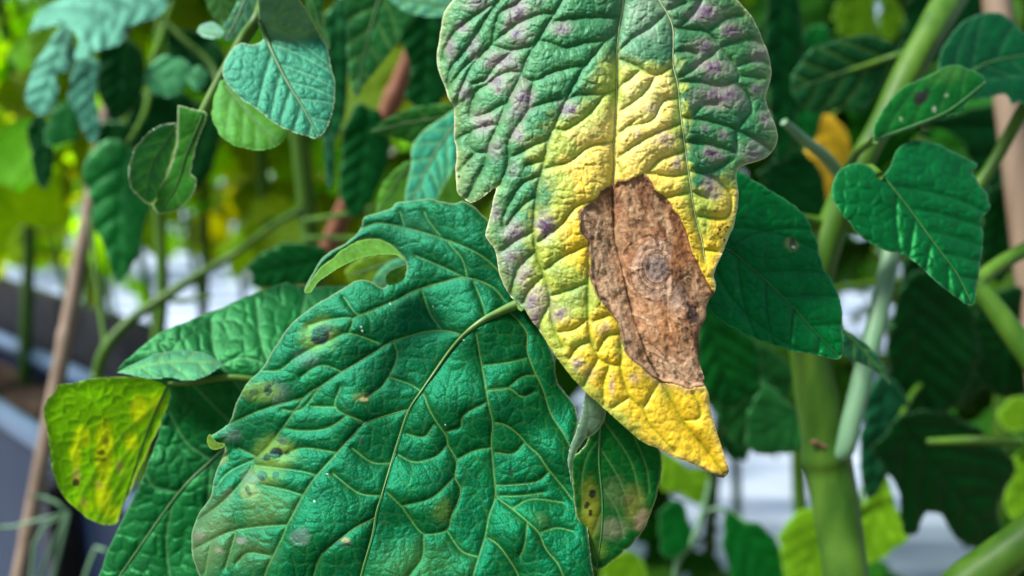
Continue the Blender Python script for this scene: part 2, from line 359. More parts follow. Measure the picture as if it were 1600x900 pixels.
HERO = [(708,0),(694,20),(687,53),(683,89),(685,109),(694,133),(702,156),(709,166),(710,178),(709,213),(713,231),(712,260),(713,287),(716,302),(725,311),(735,317),(749,312),(765,300),(775,293),(772,306),(768,324),(762,352),(759,371),(773,391),(780,427),(788,449),(798,464),(809,473),(818,482),(829,498),(847,524),(860,544),(871,560),(890,586),(912,610),(943,637),(977,668),(1003,690),(1030,702),(1059,717),(1088,727),(1106,737),(1121,744),(1132,745.5),(1139,737),(1135,722),(1125,690),(1117,665),(1110,639),(1107,614),(1101,601),(1100,588),(1092,563),(1092,524),(1097,509),(1103,495),(1104,480),(1109,467),(1116,458),(1119,444),(1115,431),(1119,418),(1129,395),(1138,373),(1147,351),(1152,324),(1154,304),(1151,280),(1153,265),(1164,258),(1185,252),(1201,244),(1212,229),(1215,213),(1211,195),(1201,171),(1197,151),(1202,133),(1206,115),(1203,95),(1199,78),(1192,62),(1185,44),(1174,24),(1161,9),(1152,0),(1120,-30),(1060,-66),(990,-85),(900,-75),(800,-50),(735,-25)]
HMID = [(976,-85),(974,0),(968,38),(964,78),(964,111),(963,155),(961,200),(959,224),(960,253),(957,291),(959,331),(960,370),(964,387),(973,422),(980,455),(989,491),(1002,527),(1013,560),(1021,574),(1034,597),(1054,634),(1074,668),(1099,697),(1119,723),(1132,740)]
R1 = [(1015,-50),(1030,0),(1041,18),(1051,42),(1052,67),(1052,102),(1059,133),(1063,173),(1066,198),(1069,220),(1074,258),(1079,291),(1085,331),(1096,373),(1098,384),(1102,411)]
S1 = [(970,20),(961,51),(948,62),(932,82),(910,109),(892,142),(879,169),(866,198),(857,218),(848,262),(839,295),(835,335),(835,378),(840,404),(849,429),(858,458),(861,489),(867,515),(880,544)]
S2 = [(905,-50),(878,2),(863,27),(843,60),(825,89),(814,118),(799,147),(788,169),(779,194),(766,222),(758,255),(750,271),(730,309)]
S3 = [(845,-50),(812,2),(781,22),(768,69),(759,78),(737,104),(723,133),(713,158)]
HV = [R1, S1, S2, S3, [(834,124),(828,155),(825,173),(806,200),(794,224),(795,247),(792,264),(780,290)],
 [(805,-40),(781,0),(763,24),(745,53),(725,82),(705,107),(698,140)], [(765,10),(745,24),(714,47),(697,73),(691,95)], [(957,222),(921,229),(892,251),(850,264)],
 [(957,292),(932,311),(899,324),(877,351),(841,378)], [(920,382),(882,400),(851,422)], [(918,442),(891,453),(861,462)], [(920,498),(895,515),(871,519)],
 [(920,384),(919,438),(919,484),(922,527),(932,553),(934,559),(952,569),(968,568),(972,550)], [(968,568),(974,594),(985,621),(1005,640),(1014,661),(1034,683),(1054,706)],
 [(1005,640),(1014,623),(1030,597)], [(934,561),(923,581),(912,603)], [(952,571),(943,599),(943,632)], [(983,621),(957,637)],
 [(1066,657),(1092,654),(1094,639),(1083,614)], [(863,21),(839,24),(808,38),(781,58),(768,69)], [(828,73),(799,79),(770,71)], [(945,63),(914,67),(883,75),(861,67),(843,64)],
 [(968,27),(925,27),(892,30),(863,34)], [(910,103),(885,107),(859,115),(834,127),(814,119)], [(879,155),(854,160),(825,171)], [(961,140),(945,146),(903,149),(883,158)],
 [(945,147),(925,173),(910,187),(890,200),(881,203),(866,201)], [(812,113),(794,113),(777,120),(761,133),(745,142),(735,169),(739,183),(759,178),(788,162)],
 [(799,82),(774,104),(759,124),(737,131)], [(779,195),(759,198),(737,205),(730,224),(743,238),(759,239)], [(743,238),(717,267)], [(732,207),(710,220)],
 [(854,218),(830,229),(810,240),(795,247)], [(848,251),(823,258)], [(843,275),(817,287),(799,313),(785,345),(790,357)], [(837,307),(814,324),(790,356)], [(834,362),(803,378),(787,391)],
 [(838,391),(811,418),(800,449),(799,462)], [(849,431),(827,453),(818,473)], [(859,475),(846,500),(842,515)], [(922,533),(900,544),(890,560)], [(927,502),(953,493),(965,504),(969,524),(971,549)], [(933,551),(947,527),(969,521)],
 [(1051,42),(1072,45),(1105,50),(1125,73),(1145,98),(1155,118),(1152,129),(1170,151),(1174,173),(1159,191)], [(1068,184),(1099,187),(1123,193),(1145,200),(1181,218),(1206,236)],
 [(1150,202),(1152,233)], [(1154,200),(1168,182)], [(1043,15),(1072,4)], [(1063,42),(1090,13),(1100,-10)], [(1108,48),(1137,27),(1159,24)], [(1128,72),(1168,60),(1192,67)], [(1152,103),(1183,93),(1203,100)], [(1157,118),(1194,121)],
 [(1061,128),(1090,127),(1123,134),(1152,127)], [(1054,82),(1072,78),(1090,85)], [(1059,122),(1085,107),(1095,98),(1108,89),(1123,75)], [(1066,182),(1081,182),(1099,164),(1120,162)],
 [(965,82),(992,58),(1014,44),(1039,22)], [(968,93),(992,102),(1023,117),(1052,104)], [(965,138),(999,111)], [(968,175),(1003,149),(1023,120)], [(983,198),(1019,187),(1037,158),(1061,153)],
 [(964,211),(992,189)], [(965,247),(992,227),(1023,209),(1063,193)], [(1014,267),(1032,249),(1068,237)], [(965,255),(977,278)], [(1010,269),(1048,275),(1077,271)], [(1041,309),(1077,300)],
 [(1072,222),(1103,224),(1130,231),(1150,238)], [(1079,267),(1103,271),(1130,258),(1139,251)], [(1103,271),(1128,289),(1143,311),(1134,340),(1090,338)], [(1083,300),(1105,309)], [(1098,390),(1120,392)], [(699,140),(720,112),(742,90)]]
PATCH = [(957,291),(966,282),(983,280),(1003,272),(1012,275),(1025,295),(1041,311),(1054,327),(1065,342),(1073,358),(1076,375),(1084,398),(1095,422),(1107,442),(1115,456),(1125,460),(1118,520),(1112,570),(1110,602),(1099,603),(1077,609),(1066,602),(1048,598),(1034,598),(1012,582),(990,566),(980,552),(971,538),(967,507),(955,491),(938,473),(931,453),(922,440),(921,404),(919,382),(909,360),(905,333),(914,322),(934,310),(938,298)]
YEL = [(966,112),(1000,108),(1050,104),(1060,180),(1070,230),(1080,300),(1118,285),(1150,290),(1160,330),(1140,400),(1150,745),(1100,750),(975,680),(865,555),(842,490),(850,430),(838,372),(852,335),(890,310),(852,250),(885,200),(935,170),(958,150)]
PURP = [(743,5,16,10,.6),(812,20,18,16,.95),(808,53,16,14,.85),(723,43,10,8,.8),(704,75,8,16,.7),(741,75,8,14,.6),(768,95,12,12,.55),(790,98,18,16,.75),(777,127,16,10,.75),(779,140,5,5,1.3),(725,144,10,14,.6),(817,151,14,18,.9),(879,44,14,8,.8),(890,169,12,10,.95),(803,178,14,12,.45),(759,187,14,12,.7),(754,194,12,16,.5),(810,211,10,12,.95),(772,231,10,14,.6),(803,264,8,14,.35),(774,331,8,14,.6),(803,362,14,14,.8),(852,353,13,16,1.25),(1103,20,24,14,.85),(1145,49,16,10,.85),(1099,75,18,12,.8),(1114,107,24,14,.95),(1126,151,30,16,1.0),(1185,84,12,14,.7),(1185,138,10,10,.5),(1199,189,10,12,.7),(1019,167,10,8,.4),(1114,240,13,11,1.6),(1130,211,8,7,.7),(1037,218,12,10,.6),(1057,255,9,10,.8),(1112,291,13,14,.9),(1118,306,9,8,.6),(1177,238,18,14,.65),(997,209,6,8,.4),(798,402,12,20,.65),(818,424,10,18,.8),(838,469,16,18,.9),(836,498,6,10,.8),(876,491,14,10,.9),(942,511,10,8,.5),(901,568,7,9,.85),(956,603,4,14,.8),(991,590,8,8,.5),(1048,5,12,8,.3),(845,-15,20,10,.7),(920,585,10,10,.35),(1100,200,8,6,.4)]
DOTS = [(784,239,2.4),(732,259,2.4),(738,259,1.8),(797,269,2.6),(802,271,2.2),(717,276,2.6),(852,369,2),(1125,359,2.6),(1137,355,2.2),(1132,375,2.8),(1122,365,1.8),(1129,350,1.7),(779,46,2),(954,588,1.8),(937,590,1.4),(1117,673,1.6),(876,410,1.4),(1092,537,2.2),(1086,528,3),(1078,545,2.6),(1134,362,1.6),(1126,372,1.6),(1007,280,2.2),(1058,318,1.8),(895,497,1.6),(917,505,1.5),(1117,330,1.8),(1079,12,1.2),(1058,52,1.6),(1063,146,1.8),(1071,156,2)]
PDARK = [[(976,398),(984,384),(1000,373),(1018,369),(1027,378),(1033,393),(1042,411),(1047,427),(1040,442)],[(1044,422),(1060,438),(1073,458),(1080,469),(1089,464),(1107,462)],[(933,400),(939,413),(931,438),(935,460),(953,473),(967,475)],[(949,442),(955,469)],[(1012,291),(1034,313),(1050,335)],[(983,282),(972,300),(962,320)],[(1004,529),(1033,551),(1050,575)],[(1060,438),(1075,430),(1092,440)],[(905,345),(925,350),(940,372)]]
PPALE = [[(1049,438),(1044,475),(1044,493),(1051,529)],[(1044,493),(1067,507),(1084,515)],[(983,282),(997,313),(1008,331),(1020,352)],[(959,327),(943,335),(934,355),(936,385)],[(1021,563),(1045,570),(1065,590),(1079,599)],[(976,415),(990,420),(1006,418)],[(1008,331),(1030,338),(1050,358)],[(989,491),(1010,500),(1030,520)],[(1002,527),(1012,545),(1040,560)],[(975,430),(985,450),(1000,462),(1020,465)],[(1060,478),(1085,490),(1095,505)]]
def patch_noise(X, Y): return 3.4 * fbm(X, Y, 16, 81, 3)
def in_patch(X, Y): pd = dist_line(X, Y, PATCH + PATCH[:1], 40.0); return np.where(inside(X, Y, PATCH), pd, -pd) + patch_noise(X, Y) > 0
def hero_depth(G):
    X, Y = G['X'], G['Y']; ml = smooth_line(HMID, 4.0); xm = np.interp(Y, ml[:, 1], ml[:, 0]); u = X - xm
    D = 0.247 + 2.1e-7 * u * u - 3.0e-5 * (Y - 300) + 0.004 * np.exp(-(u / 120) ** 2) * 0
    D += 0.0035 * np.exp(-np.abs(u) / 22)                                             # the sunken midrib
    lobe = sst(-10, 10, (X - 709) * 0.0 + (165 + (X - 709) * -0.9) - Y) * (X < 760)   # the shoulder lobe overlaps the one below
    D -= 0.0022 * lobe * sst(770, 700, X)
    pin = inside(X, Y, PATCH); pd = dist_line(X, Y, PATCH + PATCH[:1], 40.0); ps = np.where(pin, pd, -pd) + patch_noise(X, Y)
    G['ps'] = ps; pm = sst(-2, 5, ps)
    ax = .34 * X + .94 * Y; px_ = .94 * X - .34 * Y                                  # along and across the leaf
    crum = fbm(px_, ax * .45, 26, 21, 4); ridge = 1 - np.abs(fbm(px_, ax * .38, 30, 31, 3)) * 2.2; fine = 1 - np.abs(fbm(px_, ax * .6, 11, 37, 3)) * 2.4
    r = np.hypot((X - 1026) / .92, (Y - 419) / 1.1) * (1 + 0.14 * fbm(X, Y, 46, 5, 3)); G['rr'] = r; G['sec'] = np.clip(.6 + 1.3 * fbm(X, Y, 34, 51, 2), 0, 1)
    dk = np.full(X.shape, 20.0); pl = dk.copy()
    for l in PDARK: dist_line(X, Y, smooth_line(l, 4), 20.0, dk)
    for l in PPALE: dist_line(X, Y, smooth_line(l, 4), 20.0, pl)
    wob = 3.4 * fbm(X, Y, 13, 41, 3); brk = 6 * np.clip(fbm(X, Y, 22, 43, 3) - .05, 0, 1); G['dk'] = np.abs(dk + wob) + brk; G['pl'] = np.abs(pl - wob) + brk
    flat = sst(10, 34, r); hp = (4.2 * crum + 2.4 * ridge) * (.3 + .7 * flat) + 1.5 * fine + .8 * fbm(X, Y, 6, 45, 2) + 1.1 * np.exp(-(G['pl'] / 1.6) ** 2) - 1.5 * np.exp(-(G['dk'] / 1.6) ** 2)
    hp += 3.0 * np.exp(-(G['dm'] / 5) ** 2) - 3.0 * np.exp(-(G['dm'] / 1.8) ** 2)
    G['crum'] = crum; G['ridge'] = ridge; G['fine'] = fine
    hp += 3.5 * np.exp(-(np.abs(ps - 2.5) / 2.5) ** 2) - 3
    cm = 1 - .55 * sst(540, 620, Y)
    G['h'] = (G['hb'] * (1 - .3 * sst(540, 620, Y)) + (G['h'] - G['hb']) * cm + 1.3 * fbm(X, Y, 8, 61, 3)) * (1 - pm) + (hp + 2.0) * pm
    return D
def hero_colour(G):
    X, Y, dv, de, ce, c2 = (G[k] for k in ('X', 'Y', 'dv', 'de', 'ce', 'c2')); n1 = fbm(X, Y, 45, 3, 4); n2 = fbm(X, Y, 12, 6, 3); n3 = fbm(X, Y, 4, 8, 2)
    c = np.empty(X.shape + (3,)); c[:] = (0.016, 0.140, 0.058)
    c = mixc(c, (0.075, 0.225, 0.075), np.clip(0.45 * n1 + 0.25 + 0.25 * n2, 0, .8))
    leftp = sst(840, 700, X) * sst(60, 330, Y) + sst(880, 760, X) * sst(300, 420, Y)
    c = mixc(c, (0.20, 0.26, 0.12), np.clip(leftp * (0.22 + 0.5 * n1), 0, .5))       # paler tired margin
    c = mixc(c, (0.33, 0.38, 0.11), 0.55 * np.exp(-de / 9) * (0.6 + 0.6 * n1))
    yi = inside(X, Y, YEL); yd = dist_line(X, Y, YEL + YEL[:1], 60.0); wdt = 20 + 26 * sst(1050, 960, X); ys = np.where(yi, yd, -yd) + 15 * n1 + 6 * n2 + 16 * (G['cid'] - .5)
    ym = sst(-1, 1, ys / wdt)
    for gx, gy, rx, ry, st in ((905,455,40,26,.75),(875,425,26,20,.6),(880,478,40,22,.7),(905,535,40,16,.35),(975,540,18,16,.3),(1100,312,30,26,.45),(1098,345,14,30,.5),(870,385,16,18,.4),(1012,150,14,14,.25),(1060,120,10,16,.5),(895,235,18,12,.4),(1040,615,16,12,.25)):
        ym = ym * (1 - st * np.exp(-(((X - gx) / rx) ** 2 + ((Y - gy) / ry) ** 2) * (1 + .5 * n2)))
    ycol = np.empty(c.shape); ycol[:] = (0.72, 0.47, 0.022); ycol = mixc(ycol, (0.72, 0.61, 0.22), sst(400, 130, Y + 30 * n1) * .9)
    ycol = mixc(ycol, (0.62, 0.33, 0.015), np.clip(.35 * n2 + .12, 0, .5)); ycol = mixc(ycol, (0.70, 0.50, 0.16), sst(14, 2, de + 4 * n2) * .4)
    half = np.exp(-((ym - .5) / .28) ** 2)
    c = c * (1 - ym[..., None]) + ycol * ym[..., None]; c = mixc(c, (0.36, 0.44, 0.06), 0.75 * half)
    groove = np.exp(-(dv / 1.9) ** 2); c = mixc(c, c * np.array((.34, .55, .28)), .85 * groove); c = mixc(c, c * np.array((.7, .85, .7)), .4 * np.exp(-(ce / 1.1) ** 2))  # crease shade painted in: darker along vein grooves and cell edges
    c = c * (1 + .22 * n3 + .12 * fbm(X, Y, 7, 71, 2))[..., None]; c = mixc(c, (0.30, 0.38, 0.30), np.clip(.55 * np.exp(-(((X - 1008) / 42) ** 2 + ((Y - 25) / 60) ** 2)) * (.8 + .6 * n2), 0, .7))  # speckle, then a whitish sheen near the top painted into the colour
    edgew = np.exp(-(de / 2.0) ** 2)
    for (bx, by, rx, ry, st) in PURP:
        w_ = np.hypot((X - bx) / (rx * 1.9), (Y - by) / (ry * 1.9)) + 0.33 * n2 + 0.16 * n3; m = 1 - sst(.25, 1.05, w_)
        c = mixc(c, (0.34, 0.255, 0.245), np.clip(.62 * m * min(st, 1), 0, 1)); m2 = 1 - sst(.05, .62, w_ + .2 * n3)
        c = mixc(c, (0.135, 0.045, 0.15), np.clip(1.05 * m2 * min(st, 1) * (.75 + 1.0 * n3), 0, 1))
        if st > 1.2: c = mixc(c, (0.035, 0.016, 0.035), np.clip((st - .75) * (1 - sst(.05, .5, w_ + .25 * n3)), 0, 1))
    for (bx, by, r_) in DOTS: c = mixc(c, (0.025, 0.017, 0.012), 1 - sst(.6, 1.2, np.hypot(X - bx, Y - by) / r_ + .3 * n3))
    c = mixc(c, (0.50, 0.50, 0.34), .75 * edgew * (Y < 480)); c = mixc(c, (0.10, 0.05, 0.015), .9 * np.exp(-(de / 3) ** 2) * sst(1080, 1105, X) * sst(722, 730, Y))
    c = mixc(c, (0.11, 0.06, 0.02), sst(735, 741, Y + .2 * (X - 1120) + 2 * n2) * .6)
    # dead patch
    ps, r, cr, fn = G['ps'], G['rr'], G['crum'], G['fine']; k = np.empty(c.shape); k[:] = (0.36, 0.205, 0.115)
    k = mixc(k, (0.48, 0.33, 0.21), np.clip(.35 + 1.1 * n1, 0, 1) * .8); k = mixc(k, (0.17, 0.07, 0.028), np.clip(1.8 * cr + .35 * n2 + .25 * sst(985, 1050, X), 0, .8))
    k = mixc(k, (0.44, 0.32, 0.22), sst(0, 26, (973 + (Y - 420) * .30) - X) * .8); k = mixc(k, (0.46, 0.34, 0.25), sst(535, 575, Y) * .6)
    k = mixc(k, (0.42, 0.16, 0.045), .65 * np.exp(-(((X - 1048) / 16) ** 2 + ((Y - 505) / 26) ** 2)) + .45 * np.exp(-(((X - 1062) / 16) ** 2 + ((Y - 390) / 30) ** 2)))
    k = mixc(k, (0.15, 0.065, 0.03), np.clip(.62 - fn, 0, .7) * 1.0); k = k * (1 + .25 * n3)[..., None]
    ctr = sst(1052, 1046, X + 4 * n2); k = mixc(k, (0.52, 0.38, 0.30), (1 - sst(36, 50, r + 6 * n2)) * .65 * ctr)
    for rr_, w_, s_ in ((21, 1.3, .8), (24.5, 1.0, .5), (31, 1.1, .5), (34, .9, .35), (45, 1.2, .5)): k = mixc(k, (0.12, 0.06, 0.045), np.minimum(1, 2.0 * s_ * (.65 + .35 * G['sec'])) * np.exp(-((r + 1.2 * n3 - rr_) / w_) ** 2) * ctr)
    k = mixc(k, (0.22, 0.18, 0.185), (1 - sst(14, 20, r + 2 * n2)) * .8); k = mixc(k, (0.06, 0.045, 0.06), (1 - sst(13, 19, r)) * np.clip(.9 * n2 + 1.2 * n3 + .1, 0, .8))
    k = mixc(k, (0.48, 0.38, 0.33), .7 * np.exp(-(((X - 1058) / 13) ** 2 + ((Y - 468) / 20) ** 2)))
    k = mixc(k, (0.58, 0.46, 0.34), .6 * np.exp(-(G['pl'] / 1.0) ** 2)); k = mixc(k, (0.05, 0.025, 0.018), .75 * np.exp(-(G['dk'] / .9) ** 2))
    blk = 1.3 * np.exp(-(((X - 1078) / 16) ** 2 + ((Y - 490) / 38) ** 2)) * np.clip(.55 + 1.6 * n2 + 1.2 * n3, 0, 1.1); k = mixc(k, (0.022, 0.013, 0.016), np.clip(blk, 0, .95))
    spk = cells(X, Y, 7.5, 44)[1]; kk = cells(X, Y, 7.5, 44)[0]; k = mixc(k, (0.05, 0.022, 0.014), ((spk > .86) & (kk > 2.0)) * np.clip(sst(1020, 1075, X + 20 * n1), .1, 1) * .85)
    k = mixc(k, (0.03, 0.018, 0.018), .8 * np.exp(-(np.abs(G['dm'] - 0.6) / 1.2) ** 2) * np.clip(.5 + 1.8 * n2, 0, 1))
    k = mixc(k, (0.10, 0.045, 0.02), .85 * np.exp(-(np.abs(ps - 1) / 1.7) ** 2)); k = mixc(k, (0.04, .02, .012), .8 * np.exp(-(de / 2.5) ** 2) * np.clip(.4 + 1.8 * n2, 0, 1) * (X > 1060))
    k = k * np.array((.88, .80, .70)); c = mixc(c, (0.42, 0.22, 0.06), .55 * np.exp(-(np.maximum(-ps, 0) / 3.5)) * np.clip(.5 + 1.2 * n2, 0, 1)); pm = sst(-1.0, 1.4, ps); c = c * (1 - pm[..., None]) + k * pm[..., None]
    c = mixc(c, (0.55, 0.40, 0.22), .5 * np.exp(-(np.abs(ps + 4) / 3) ** 2) * sst(560, 600, Y)); return c
hero = leaf(main, HERO, 0.247, HMID, HV, depth=hero_depth, colour=hero_colour, mat='hero', tooth=.9, step=1.5, hv=10.5, wv=24, crisp=.55, hc=1.6, cell=16, hf=0.9, und=0.0022, seed=4,
     split=in_patch, midr=0, roll=0.0011, rollw=6, label='green leaf turning yellow with mauve blotches and a big brown dead patch')
for nm_, ln_, r0_, m_ in (('midrib', HMID[:10], 0.00022, 'vein_pale'), ('vein', R1, 0.00015, 'vein_pale')):
    q = smooth_line(ln_, 4.0); dd = leaf.last['depth_at'](q[:, 0], q[:, 1]); dd = np.convolve(np.pad(dd, 3, 'edge'), np.ones(7) / 7, 'valid')
    link(nm_, tube_mesh(nm_, P(q[:, 0], q[:, 1], dd - r0_ * .6), np.linspace(r0_ * 1.2, r0_ * .7, len(q)), M[m_], 8, .1, 3), hero)

# ---- the big green leaf
BIG = [(815,470),(806,420),(790,378),(765,346),(753,335),(743,325),(724,315),(708,318),(689,315),(668,310),(647,313),(620,317),(612,325),(593,331),(572,337),(567,342),(563,357),(543,378),(519,391),(500,407),(487,429),(477,447),(475,456),(481,456),(492,432),(505,414),(521,402),(545,384),(567,374),(588,374),(607,381),(623,394),(633,407),(636,418),(632,432),(625,439),(609,442),(599,450),(583,442),(572,438),(556,439),(537,450),(513,465),(494,475),(468,495),(445,518),(423,553),(410,575),(390,593),(381,607),(368,633),(359,658),(339,675),(327,682),(327,690),(350,696),(349,711),(339,733),(332,760),(328,778),(312,800),(301,829),(300,851),(301,873),(310,896),(330,935),(400,990),(520,1025),(700,1035),(850,1000),(925,950),(925,880),(915,800),(905,720),(898,685),(904,658),(898,635),(883,613),(870,594),(868,572),(862,550),(850,522),(835,496)]
BMID = [(812,474),(782,487),(753,502),(724,524),(702,549),(680,580),(659,610),(638,642),(624,682),(611,724),(596,775),(588,800),(581,838),(566,891),(555,940),(540,1005)]
V2 = [(722,523),(695,517),(667,518),(644,524),(615,533),(593,545),(559,567),(530,584),(501,604),(478,619),(445,664),(423,693),(399,718),(388,740),(368,764),(345,787),(310,813)]
V3 = [(638,640),(609,648),(571,661),(550,682),(530,704),(512,724),(490,749),(474,773),(461,798),(450,818),(441,840),(425,873),(414,898),(404,940)]
V4 = [(586,809),(552,827),(521,851),(501,869),(492,893),(485,930)]
V5 = [(744,520),(749,549),(753,571),(758,600),(764,635),(770,660),(768,689),(771,733),(774,775),(764,807),(758,838),(747,873),(740,898),(728,950)]
V5b = [(774,776),(800,795),(824,815),(842,833),(853,858),(871,880),(880,900),(900,950)]
V5c = [(759,839),(778,851),(798,878),(809,898),(822,940)]
V6 = [(795,487),(811,502),(824,522),(824,549),(835,580),(848,607),(861,647),(880,677),(893,703)]
V7 = [(771,660),(789,664),(809,678),(827,698),(842,711),(855,731),(882,764),(893,780)]
V8 = [(788,469),(767,447),(727,434),(689,442),(647,455),(620,469),(580,485),(552,497)]
V9 = [(800,450),(777,421),(748,397),(708,379),(660,363),(620,353),(588,349),(567,357)]
VI = [(661,613),(671,640),(684,662),(698,682),(700,695),(713,718),(713,733),(711,747),(720,764),(716,784),(709,798),(704,811),(698,829),(662,834),(640,809),(627,791),(604,769)]
BV = [V2, V3, V4, V5, V5b, V5c, V6, V7, V8, V9, VI, [(727,434),(684,414),(650,400)], [(620,709),(647,722),(682,713),(698,695)], [(627,791),(675,778),(709,747)], [(713,718),(742,704),(767,700)], [(698,675),(720,667),(724,649),(760,629)],
 [(635,678),(662,683),(678,664)], [(773,707),(802,709),(820,691)], [(775,758),(795,758),(838,753),(858,738)], [(762,609),(795,607),(815,620),(835,612)], [(755,571),(791,567),(822,560)], [(762,611),(791,607),(815,589),(835,587)],
 [(590,535),(545,521),(514,533),(492,542),(461,560),(437,578),(410,580)], [(545,520),(550,498),(512,500),(481,509)], [(588,484),(559,491),(537,464)], [(532,580),(508,571),(490,575),(470,590)], [(474,622),(410,640),(357,664)],
 [(570,660),(525,638),(532,604)], [(525,636),(485,635)], [(543,649),(512,669),(472,673),(443,669)], [(526,707),(474,700),(440,712)], [(399,713),(372,700)], [(494,742),(463,735),(399,727)], [(474,774),(445,765),(410,758)], [(397,718),(357,738),(339,760)],
 [(448,820),(397,824),(354,833),(301,860)], [(423,869),(388,864),(370,880)], [(368,833),(352,889)], [(330,847),(321,895)], [(687,367),(668,343),(663,330)], [(625,330),(631,351)], [(700,378),(722,405),(730,434)], [(660,455),(672,490),(690,515)], [(740,440),(752,470),(760,498)],
 [(824,815),(820,850),(812,870)], [(842,833),(870,825),(895,830)], [(800,795),(830,780),(880,785)], [(774,775),(810,775),(850,770)], [(611,724),(580,722),(550,700)], [(596,775),(560,770),(520,740)], [(501,604),(470,640),(440,640)], [(615,533),(620,560),(600,600),(575,620)], [(660,613),(640,600),(610,590)], [(662,834),(660,870),(640,900)], [(698,829),(720,860),(745,870)]]
GN = (0.0015, 0.050, 0.008)
YLH, BRK, GRY, TAN = (0.12, 0.20, 0.025), (0.018, 0.010, 0.012), (0.13, 0.14, 0.15), (0.38, 0.28, 0.13)
BB = [(500,523,26,24,YLH,.75,.5),(503,518,13,12,TAN,.5,.4),(500,524,11,11,BRK,1,.3),(510,512,9,5,BRK,.8,.4),(478,560,18,12,GRY,.55,.6),(432,612,20,16,GRY,.7,.6),(408,612,26,14,YLH,.8,.5),(418,609,5,7,BRK,.9,.4),(396,613,6,4,BRK,.7,.4),(388,620,4,4,BRK,.5,.4),
 (428,706,32,26,YLH,.85,.5),(441,689,7,5,(.05,.05,.05),.9,.4),(432,709,8,7,BRK,1,.3),(418,714,4,4,BRK,.9,.4),(449,708,4,3,BRK,.9,.4),(412,717,3,3,BRK,.8,.4),(415,742,26,14,YLH,.75,.5),(410,743,5,6,BRK,.9,.4),(430,742,4,4,BRK,.9,.4),(392,748,15,12,GRY,.75,.5),(390,768,17,15,(.22,.20,.05),.7,.5),(387,764,3,4,BRK,.9,.4),(390,771,3,3,BRK,.9,.4),
 (415,790,38,26,(.10,.13,.02),.45,.7),(408,797,5,4,BRK,.4,.6),(345,710,9,14,(.22,.20,.03),.7,.6),(340,810,24,30,(.10,.13,.04),.5,.8),(320,848,26,46,(.13,.19,.08),.5,.8),(380,860,40,30,(.09,.13,.04),.4,.8),(342,860,6,5,(.20,.14,.12),.6,.5),(378,845,8,6,(.17,.13,.13),.7,.5),(312,838,8,8,(.2,.16,.14),.5,.5),
 (470,838,15,13,GRY,.75,.4),(537,848,9,5,BRK,.85,.5),(541,844,7,4,TAN,.6,.5),(565,620,14,8,(.10,.15,.04),.6,.4),(568,624,7,3,TAN,.9,.3),(575,617,7,2,BRK,.6,.5),(692,798,14,16,(.10,.17,.02),.45,.7),(650,880,60,30,(.05,.12,.02),.4,.8),(565,690,3,4,BRK,.9,.3),(799,737,2.5,3,BRK,.9,.3),(541,632,2.2,2.2,BRK,.8,.3),(363,680,14,10,GRY,.6,.6),(845,812,10,9,(.08,.14,.03),.35,.6),(370,680,3,2,BRK,.6,.4),(358,775,8,12,(.12,.13,.06),.4,.6),(645,360,30,20,(.03,.12,.06),.4,.8)]
BB += [(x, y, r * .8, r, (.75, .78, .74), .95, .3) for x, y, r in ((566,517,1.6),(564,511,1.2),(724,531,1.3),(676,479,1.1),(609,474,1.3),(511,740,1.2),(491,783,1.2),(696,664,1.1))]
big = leaf(main, BIG, 0.262, BMID, BV, grad=(-0.0015, -0.0075), centre=(600, 680), step=1.6, hv=6.4, wv=28, crisp=.55, hc=0.95, cell=20, hf=0.5, mat='teal', tooth=.9, col=GN, vcol=(0.085, 0.19, 0.04), vw=1.2, blotch=BB, und=0.006, seed=11, roll=0.0016, rollw=7, midr=0,
     label='broad dark green leaf with raised veins and small black spots', raised=(V2, V3, V4, V5, V5b, V5c, V6, V7, V8, V9, VI[:12]), rr=0.00010, midmat='vein', ecol=(0.20, 0.30, 0.16))
bigdepth = leaf.last['depth_at']
q = smooth_line(BMID, 4.0); dd = bigdepth(q[:, 0], q[:, 1]); dd = np.convolve(np.pad(dd, 4, 'edge'), np.ones(9) / 9, 'valid')
link('midrib', tube_mesh('midrib', P(q[:, 0], q[:, 1], dd - .0006), np.interp(np.arange(len(q)), [0, 25, 60, len(q)], [.0018, .0006, .00022, .00015]), M['vein'], 12, .06, 3), big)
# its curled lobe shows the pale underside, the margin tip folds over
leaf(big, [(475,455),(480,459),(487,456),(496,443),(503,437),(527,421),(548,410),(575,401),(601,398),(620,399),(631,407),(633,413),(634,405),(623,394),(607,381),(588,374),(567,374),(545,384),(521,402),(505,414),(487,436)], 0.2685, [(480,455),(520,410),(570,386),(630,402)], grad=(-.002, -.022), col=(0.065, 0.165, 0.012), vcol=(.09, .2, .03), step=2, hv=1.6, hc=1.0, cell=14, mat='soft', name='curled_margin', label='yellow-green underside of the curled lobe', midr=0, und=.001, roll=0, nveins=3, centre=(560, 374))
leaf(big, [(634,412),(622,418),(610,424),(604,433),(606,443),(612,444),(622,440),(632,432)], 0.271, [(630,420),(608,438)], col=(0.07, 0.165, 0.012), step=2, hv=.5, hc=.3, mat='soft', name='curled_margin', midr=0, und=.001, roll=0, nveins=1)
leaf(big, [(325,681),(328,678),(338,690),(350,693),(348,698),(338,701),(330,700),(326,692)], 0.2665, [(328,685),(347,697)], col=(0.17, 0.29, 0.04), step=1.6, hv=.5, hc=.3, mat='soft', name='curled_margin', midr=0, und=.0005, roll=0, nveins=1, rim=0)

